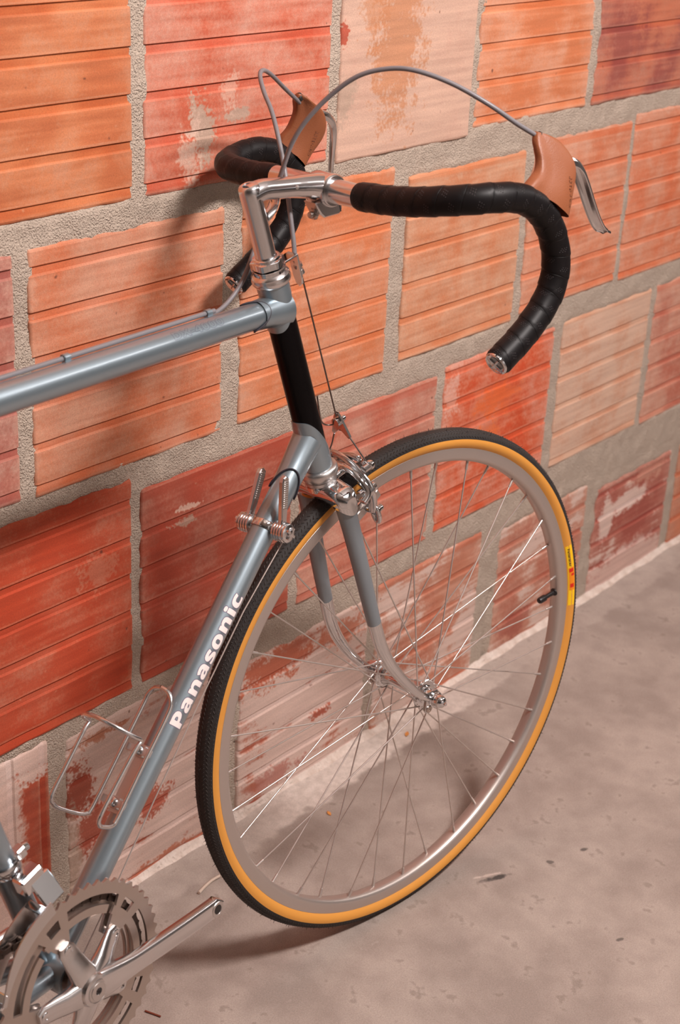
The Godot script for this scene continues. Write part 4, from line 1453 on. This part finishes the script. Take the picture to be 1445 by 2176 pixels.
	# the yellow paper label on the gum wall, with its print
	var on_wall := func(deg: float, v: float, lift: float) -> Array:   # v 0..1 from the rim outwards
		var a := deg_to_rad(deg)
		var p := [Vector2(10.4, 317.8), Vector2(12.4, 320.8), Vector2(13.4, 324.4), Vector2(13.35, 327.6)]
		var f := clampf(v, 0, 0.999) * 3.0
		var r: Vector2 = p[int(f)].lerp(p[int(f) + 1], f - int(f))
		var nn := Vector2(1.0, 0.0) if v > 0.66 else Vector2(0.86, -0.5)
		return [V(cos(a), sin(a), 0) * (r.y + nn.y * lift) + Z * (r.x + nn.x * lift), (V(cos(a), sin(a), 0) * nn.y + Z * nn.x).normalized()]
	for band in [["paper_label", 19.9, 2.3, rgb(250, 200, 8), 0.0, 1.0, 0.25], ["label_stripe", 13.2, 6.6, rgb(240, 140, 12), 0.12, 0.95, 0.4]]:
		s = Sh.new()
		var rows := []
		for i in 13:
			var row := PackedVector3Array()
			for j in 5:
				row.append(on_wall.call(lerpf(band[1], band[2], i / 12.0), lerpf(band[4], band[5], j / 4.0), band[6])[0])
			rows.append(row)
		s.grid(rows, false, false, Z)
		part(band[0], s, mat(band[3], 0.6), wheel)
	s = Sh.new()
	var place_label := func(q: Vector2) -> Array: return on_wall.call(19.0 - rad_to_deg(q.x / 324.0), 0.22 + q.y / 10.0, 0.55)
	lettering(s, "Panaracer", "Droid Sans", true, 30.0, 3.6, place_label)
	part("label_print", s, mat(rgb(60, 50, 20), 0.6), wheel)
	# red marks on the orange stripe, too small to read
	for w in [[13.0, 11.9, 0.2, 0.8], [11.5, 10.8, 0.45, 0.9], [8.5, 7.4, 0.25, 0.8]]:
		s = Sh.new()
		var mark := []
		for i in 5:
			var row := PackedVector3Array()
			for j in 4:
				row.append(on_wall.call(lerpf(w[0], w[1], i / 4.0), lerpf(w[2], w[3], j / 3.0), 0.6)[0])
			mark.append(row)
		s.grid(mark, false, false, Z)
		part("red_mark", s, mat(rgb(216, 32, 10), 0.6), wheel)


# ---- down-tube shifters
func build_shifters(bike: Node3D) -> void:
	var d0 := V(0.71027, 0.70393, 0)
	var e1 := V(-0.70393, 0.71027, 0)
	var c := V(65.7, 62.6, 0) + d0 * 415.0
	var s := Sh.new()
	s.lathe([Vector2(-4.5, 14.4), Vector2(-4.5, 15.6), Vector2(-3.6, 16.2), Vector2(3.6, 16.2), Vector2(4.5, 15.6), Vector2(4.5, 14.4)], c, d0, 32)
	var clamp_ := part("shifter_clamp", s, M.chrome, bike, fx)
	s = Sh.new()
	s.lathe([Vector2(0, 0), Vector2(0, 3.0), Vector2(2.4, 2.4), Vector2(2.8, 0)], c + (e1 * 0.9 + Z * 0.45).normalized() * 15.6, (e1 * 0.9 + Z * 0.45), 12)
	part("clamp_screw", s, M.steel, clamp_)
	for z in [1.0, -1.0]:
		s = Sh.new()
		var prof := [Vector2(13, 0), Vector2(13, 8.6), Vector2(16, 9.6)]
		for k in 4:
			prof.append_array([Vector2(17 + k * 3.6, 11.2), Vector2(19 + k * 3.6, 11.2), Vector2(19.6 + k * 3.6, 9.4), Vector2(20.2 + k * 3.6, 9.4)])
		prof.append_array([Vector2(31.4, 10.6), Vector2(33.4, 10.4), Vector2(34.4, 9.0), Vector2(35, 5), Vector2(35.6, 0)])
		s.lathe(prof, c, Z * z, 26)
		var boss := part("shifter_boss", s, M.alloy, bike, fx)
		s = Sh.new()
		s.lathe([Vector2(35, 0), Vector2(35, 5.0), Vector2(37.4, 4.2), Vector2(38, 2.4), Vector2(38, 0)], c, Z * z, 16)
		for k in 2:
			s.box(c + Z * z * 36.4, d0.rotated(Z, k * PI / 2), e1.rotated(Z, k * PI / 2), Z, V(15, 3.2, 3.0), 0.5)
		part("wing_screw", s, M.chrome, boss)
		# lever blade with a ribbed thumb pad
		var up := (V(0.45, 0.89, 0) if z < 0 else V(0.12, 0.99, 0)).normalized()
		var sd := up.cross(Z)
		s = Sh.new()
		var poly := PackedVector2Array([Vector2(0, -6.5), Vector2(14, -4.4), Vector2(30, -5.2), Vector2(56, -5.6), Vector2(61, -4.0), Vector2(63, 0), Vector2(61, 4.0), Vector2(56, 5.6), Vector2(30, 5.2), Vector2(14, 4.4), Vector2(0, 6.5)])
		s.plate(poly, c + Z * z * 24.0, up, sd, Z, -3.2, 3.2, 1.2)
		var lever := part("shift_lever", s, M.alloy, bike, fx)
		s = Sh.new()
		for k in 13:
			s.box(c + Z * z * 24.0 + up * (28.0 + k * 2.4) + Z * 3.1, up, sd, Z, V(1.2, 6.4, 1.4), 0.35)
		part("thumb_ribs", s, M.satin, lever)
		s = Sh.new()
		s.box(c + Z * z * 24.0 + up * 43.0 + Z * 3.15, up, sd, Z, V(34, 7.6, 0.3), 0.1)
		part("thumb_pad", s, M.ring, lever)
	s = Sh.new()
	s.tube(pts([[c.x + 6, c.y - 8, 24], [293.5, 284.3, 22], [218, 209, 21.5], [142, 128, 21], [84, 63, 20], [16, -14, 16]]), 0.75, 6)
	part("gear_wire", s, M.spoke, bike, fx)


# ---- bottle cage: one bent alloy rod and its bracket
func build_cage(bike: Node3D) -> void:
	var d0 := V(0.71027, 0.70393, 0)
	var e1 := V(-0.70393, 0.71027, 0)
	var o := V(65.7, 62.6, 0)
	var list := []
	# ring end, right front leg, right back leg, over the top, and down again on the left
	for k in 13:
		var a := PI * k / 12.0
		list.append([144.0 - 2.0 * absf(cos(a)), 74 + 36 * sin(a), -36.0 * cos(a)])
	var order := []
	order.append_array([[205, 38, 0], [203, 36, 9], [195, 33, 16], [180, 31, 17.5], [120, 31, 17.5], [66, 31, 18], [59, 33, 19], [55, 40, 21.5], [51, 62, 29], [52, 71, 32.5], [58, 77, 34], [90, 77, 34.5], [130, 76, 35.5]])
	var p := PackedVector3Array()
	for q in order:
		p.append(o + d0 * q[0] + e1 * q[1] + Z * q[2])
	for k in range(12, -1, -1):
		p.append(o + d0 * list[k][0] + e1 * list[k][1] + Z * list[k][2])
	order.reverse()
	for q in order:
		p.append(o + d0 * q[0] + e1 * q[1] - Z * q[2])
	var s := Sh.new()
	s.tube(smooth(p, 3.0), 2.3, 10, false)
	var cage := part("bottle_cage", s, M.alloy, bike, fx)
	s = Sh.new()
	s.box(o + d0 * 108 + e1 * 17.5, d0, Z, e1, V(76, 15, 2.4), 0.6)
	for a in [80.0, 138.0]:
		s.box(o + d0 * a + e1 * 25.5, Z, d0, e1, V(34, 8, 2.0), 0.6)
		s.box(o + d0 * a + e1 * 20.5, Z, d0, e1, V(12, 12, 9), 0.6)
	part("cage_bracket", s, M.satin, cage)
	for a in [80.0, 138.0]:
		s = Sh.new()
		s.lathe([Vector2(0, 5.2), Vector2(3.2, 4.8), Vector2(4.4, 3.2), Vector2(4.4, 2.2), Vector2(3, 2.0), Vector2(3, 0)], o + d0 * a + e1 * 26.0, e1, 14)
		part("cage_bolt", s, M.chrome, cage)


# ---- cranks, chainrings, chain, front derailleur
func tooth_ring(teeth: int, root: float, tip: float) -> PackedVector2Array:
	var p := PackedVector2Array()
	for i in teeth:
		for q in [[0.0, root], [0.22, root + (tip - root) * 0.35], [0.40, tip], [0.52, tip], [0.72, root + (tip - root) * 0.35], [0.9, root]]:
			var a: float = TAU * (i + q[0]) / teeth
			p.append(Vector2(cos(a), sin(a)) * q[1])
	return p


func build_drive(bike: Node3D) -> void:
	var s := Sh.new()
	# right crank: long arm and five-armed spider in one forging
	var arm := smooth(pts([[0, 0, 58], [20, 0, 62], [60, 0, 66.5], [120, 0, 69.5], [158, 0, 70.5], [170, 0, 70.5], [179, 0, 70.5]]), 5.0)
	var rows := []
	for i in arm.size():
		var x: float = arm[i].x
		var w := lerpf(17.0, 11.5, smoothstep(0.0, 60.0, x)) if x < 150 else 11.5
		var t := lerpf(9.0, 6.5, smoothstep(0.0, 70.0, x))
		if x > 168.0:
			w = sqrt(maxf(0.0, 1.0 - pow((x - 168.0) / 12.0, 2.0))) * 11.5 + 0.8
		var row := PackedVector3Array()
		for j in 20:
			var a := TAU * j / 20.0
			row.append(arm[i] + V(0, signf(cos(a)) * pow(absf(cos(a)), 0.6) * w, signf(sin(a)) * pow(absf(sin(a)), 0.6) * t))
		rows.append(row)
	s.grid(rows)
	s.fan(rows[-1], X)
	s.lathe([Vector2(40, 15), Vector2(52, 19), Vector2(62, 19), Vector2(67, 16.5), Vector2(68, 13), Vector2(67, 11.5)], V(0, 0, 0), Z, 32)
	for k in 5:
		var a := deg_to_rad(38.5 + 72.0 * k)
		var d := V(cos(a), sin(a), 0)
		var path := [V(0, 0, 56) + d * 4, V(0, 0, 56) + d * 16, V(0, 0, 54) + d * 30, V(0, 0, 51) + d * 44, V(0, 0, 49.5) + d * 55, V(0, 0, 49.5) + d * 62]
		var ww := [16.0, 15.5, 13.0, 11.5, 10.5, 6.0]
		var tt := [9.0, 8.5, 7.0, 5.0, 3.6, 2.6]
		rows = []
		for i in 6:
			var row := PackedVector3Array()
			for j in 16:
				var b := TAU * j / 16.0
				row.append(path[i] + d.cross(Z) * cos(b) * ww[i] + Z * signf(sin(b)) * pow(absf(sin(b)), 0.7) * tt[i])
			rows.append(row)
		s.grid(rows)
		s.fan(rows[-1], d)
	var crank := part("crank_arm", s, M.alloy, bike, fx)
	s = Sh.new()
	s.lathe([Vector2(0, 12.6), Vector2(1.6, 12.2), Vector2(2.2, 11), Vector2(2.0, 9.5), Vector2(2.6, 9.2), Vector2(2.8, 4.0), Vector2(1.2, 3.6), Vector2(1.2, 0)], V(0, 0, 66.5), Z, 28)
	part("dust_cap", s, M.satin, crank)
	s = Sh.new()
	for k in 2:
		var a := 0.6 + k * PI / 2
		s.box(V(0, 0, 69), V(cos(a), sin(a), 0), V(-sin(a), cos(a), 0), Z, V(7.5, 2.6, 1.0), 0.3)
	part("dust_cap_slot", s, M.dark, crank)
	s = Sh.new()
	s.lathe([Vector2(-14.2, 0), Vector2(-14.2, 6.0), Vector2(0.3, 6.2), Vector2(0.5, 8.6), Vector2(-0.2, 9.2)], V(168.5, 0, 77.0), Z, 24)
	s.lathe([Vector2(0.06, 6.3), Vector2(0.06, 0)], V(168.5, 0, 77.0), Z, 24)
	var eye := part("pedal_eye", s, M.satin, crank)
	s = Sh.new()
	s.lathe([Vector2(0.12, 5.4), Vector2(0.12, 0)], V(168.5, 0, 77.0), Z, 24)
	part("pedal_thread", s, M.dark, crank)
	# chainrings: a toothed annulus, an inner hoop, webs between them at the spider arms
	for g in [["chainring", 52, 102.6, 107.0, 91.5, 80.0, 71.0, 44.5, 47.5], ["chainring", 42, 82.5, 87.0, 73.0, 69.0, 67.0, 36.5, 39.5]]:
		s = Sh.new()
		var out := tooth_ring(g[1], g[2], g[3])
		var inn := PackedVector2Array()
		for p in out:
			inn.append(p.normalized() * g[4])
		s.band(out, inn, g[7], g[8])
		for k in 5:
			var c := 38.5 + 72.0 * k
			# hoop: springs from one arm and stops just short of the other
			var hoop_o := PackedVector2Array()
			var hoop_i := PackedVector2Array()
			for q in 19:
				var a := deg_to_rad(c + lerpf(19.0, 85.0, q / 18.0))
				hoop_o.append(Vector2(cos(a), sin(a)) * g[5])
				hoop_i.append(Vector2(cos(a), sin(a)) * g[6])
			s.band(hoop_o, hoop_i, g[7], g[8], false)
			# two struts and a tab: they leave a small three-cornered hole
			for q in [[-13.0, -5.5], [5.5, 13.0]]:
				var o := PackedVector2Array()
				var i_ := PackedVector2Array()
				for w in 5:
					var f := w / 4.0
					var a0 := deg_to_rad(c + lerpf(q[0], q[1], f))
					var a1 := deg_to_rad(c + lerpf(q[0] * 1.0, q[1] * 0.9, f) * 0.95)
					o.append(Vector2(cos(a0), sin(a0)) * g[4])
					i_.append(Vector2(cos(a1), sin(a1)) * g[5])
				s.band(o, i_, g[7], g[8], false)
			var o := PackedVector2Array()
			var i_ := PackedVector2Array()
			for w in 9:
				var b := deg_to_rad(c + lerpf(-11.0, 11.0, w / 8.0))
				o.append(Vector2(cos(b), sin(b)) * g[6])
				var b2 := deg_to_rad(c + lerpf(-6.5, 6.5, w / 8.0))
				i_.append(Vector2(cos(b2), sin(b2)) * 50.0)
			s.band(o, i_, g[7], g[8], false)
		part(g[0], s, M.ring, crank)
	for k in 5:
		var a := deg_to_rad(38.5 + 72.0 * k)
		s = Sh.new()
		s.lathe([Vector2(-14, 0), Vector2(-14, 5.0), Vector2(1.6, 5.2), Vector2(2.2, 4.4), Vector2(2.2, 2.7), Vector2(0.6, 2.5), Vector2(0.6, 0)], V(cos(a), sin(a), 0) * 55.0 + Z * 51.5, Z, 16)
		part("chainring_bolt", s, M.chrome, crank)
	# chain, lying on the inner ring and running back on both sides
	s = Sh.new()
	var loop := PackedVector3Array()
	for k in 22:
		var a := deg_to_rad(98.0 - k * 180.0 / 21.0)
		loop.append(V(cos(a) * 85.5, sin(a) * 85.5, 38))
	var walk := PackedVector3Array()
	for k in range(24, 0, -1):
		walk.append(V(-12.0 - k * 12.7, 84.7 + k * 0.15, 38))
	walk.append_array(loop)
	for k in range(1, 24):
		walk.append(V(-8.0 - k * 12.7, -85.2 + k * 0.9, 38))
	for i in walk.size() - 1:
		var d := (walk[i + 1] - walk[i]).normalized()
		var m := (walk[i] + walk[i + 1]) * 0.5
		var w := 3.6 if i % 2 else 2.5
		var nn := d.cross(Z)
		for q in [-1.0, 1.0]:
			s.plate(PackedVector2Array([Vector2(-8.2, -1.5), Vector2(-6, -4), Vector2(-3, -2.9), Vector2(3, -2.9), Vector2(6, -4), Vector2(8.2, -1.5), Vector2(8.2, 1.5), Vector2(6, 4), Vector2(3, 2.9), Vector2(-3, 2.9), Vector2(-6, 4), Vector2(-8.2, 1.5)]), m + Z * q * w, d, nn, Z, -0.5, 0.5)
		s.lathe([Vector2(-4.6, 0), Vector2(-4.6, 1.8), Vector2(-2.4, 1.8), Vector2(-2.4, 3.9), Vector2(2.4, 3.9), Vector2(2.4, 1.8), Vector2(4.6, 1.8), Vector2(4.6, 0)], walk[i], Z, 8)
	part("chain", s, mat(rgb(74, 62, 56), 0.45, 0.8), bike, fx)
	# left crank
	s = Sh.new()
	s.tube(pts([[4, 0, -62], [-60, 0, -68], [-170, 0, -71]]), [17, 12.5, 11.5], 16, true, Y, 0.6)
	part("crank_arm", s, M.alloy, bike, fx)
	# axle
	s = Sh.new()
	s.lathe([Vector2(-62, 8), Vector2(-34, 8), Vector2(-34, 16), Vector2(34, 16), Vector2(34, 8), Vector2(62, 8)], V(0, 0, 0), Z, 20)
	part("bottom_bracket_axle", s, M.steel, bike, fx)

	# front derailleur: clamp on the seat tube, body, cage of two plates
	var sa := V(-0.2922, 0.9563, 0)
	var sf := V(0.9563, 0.2922, 0)
	var c0 := sa * 150.0
	s = Sh.new()
	s.lathe([Vector2(-7, 14.4), Vector2(-7, 16.2), Vector2(-6, 17), Vector2(6, 17), Vector2(7, 16.2), Vector2(7, 14.4)], c0, sa, 28)
	s.box(c0 + sf * 19.0 + Z * 3, sf, sa, Z, V(11, 12, 11), 1.2)
	var fd := part("front_derailleur", s, M.chrome, bike, fx)
	s = Sh.new()
	s.lathe([Vector2(0, 0), Vector2(0, 4.8), Vector2(5, 4.6), Vector2(6.2, 3.2), Vector2(6.4, 0)], c0 + sf * 24.0 + sa * 2.0 + Z * 4, (sf + Z * 0.4), 12)
	s.lathe([Vector2(0, 0), Vector2(0, 3.4), Vector2(5, 3.2), Vector2(5.6, 0)], c0 + sf * 8.0 + sa * 8.0 + Z * 16, (sa + Z * 0.6), 10)
	part("clamp_bolt", s, M.chrome, fd)
	s = Sh.new()
	s.box(c0 + sf * 6.0 + sa * -14.0 + Z * 24, sf, sa, Z, V(28, 20, 16), 2.0)
	s.box(c0 + sf * 12.0 + sa * -28.0 + Z * 36, sf, (sa + Z * -0.5).normalized(), sf.cross((sa + Z * -0.5).normalized()), V(24, 30, 5), 1.2)
	part("parallelogram", s, M.chrome, fd)
	for q in [[55.0, 110.0, 125.0, 107.0, 158.0], [32.5, 102.0, 124.0, 112.0, 160.0]]:
		s = Sh.new()
		var o := PackedVector2Array()
		var i_ := PackedVector2Array()
		for k in 15:
			var f := k / 14.0
			var a := deg_to_rad(lerpf(q[3], q[4], f))
			o.append(Vector2(cos(a), sin(a)) * (q[2] - 10.0 * smoothstep(0.35, 1.0, f)))
			i_.append(Vector2(cos(a), sin(a)) * (q[1] + 0.0))
		s.band(o, i_, q[0] - 0.8, q[0] + 0.8, false)
		part("cage_plate", s, M.satin, fd)
	for a in [112.0, 154.0]:
		s = Sh.new()
		var r := deg_to_rad(a)
		s.box(V(cos(r), sin(r), 0) * (123.0 if a < 130 else 114.0) + Z * 44.0, V(-sin(r), cos(r), 0), V(cos(r), sin(r), 0), Z, V(9, 2.0, 24), 0.5)
		part("cage_bridge", s, M.chrome, fd)


# ---- what stands behind the photograph's left edge: rear wheel, stays, saddle
func build_rear(bike: Node3D) -> void:
	var s := Sh.new()
	for z in [1.0, -1.0]:
		s = Sh.new()
		s.tube(pts([[-172, 566, 12 * z], [-260, 400, 36 * z], [-425, 57, 62 * z]]), [8.0, 7.5, 6.0], 16)
		part("seat_stay", s, M.paint, bike, fx)
	var w := bike.get_node("wheel").duplicate()
	w.name = "wheel_001"
	bike.add_child(w, true)
	w.transform = fx * Transform3D(Basis(), V(-0.425, 0.057, 0))
	s = Sh.new()
	s.tube(pts([[-172, 560, 0], [-200, 652, 0]]), 13.0, 24)
	part("seat_post", s, M.alloy, bike, fx)
	var rows := []
	for i in 19:
		var f := i / 18.0
		var x := lerpf(-60.0, -335.0, f)
		var hw := lerpf(16.0, 22.0, smoothstep(0.0, 0.45, f)) + 50.0 * smoothstep(0.45, 0.88, f)
		if i == 0 or i == 18: hw *= 0.5
		var row := PackedVector3Array()
		for j in 20:
			var a := TAU * j / 20.0
			row.append(V(x, 690 + maxf(sin(a), 0.0) * 16.0 + minf(sin(a), 0.0) * 26.0 + 10.0 * f * f, cos(a) * hw))
		rows.append(row)
	s = Sh.new()
	s.grid(rows)
	s.fan(rows[0], X); s.fan(rows[-1], -X)
	part("saddle", s, M.leather, bike, fx)
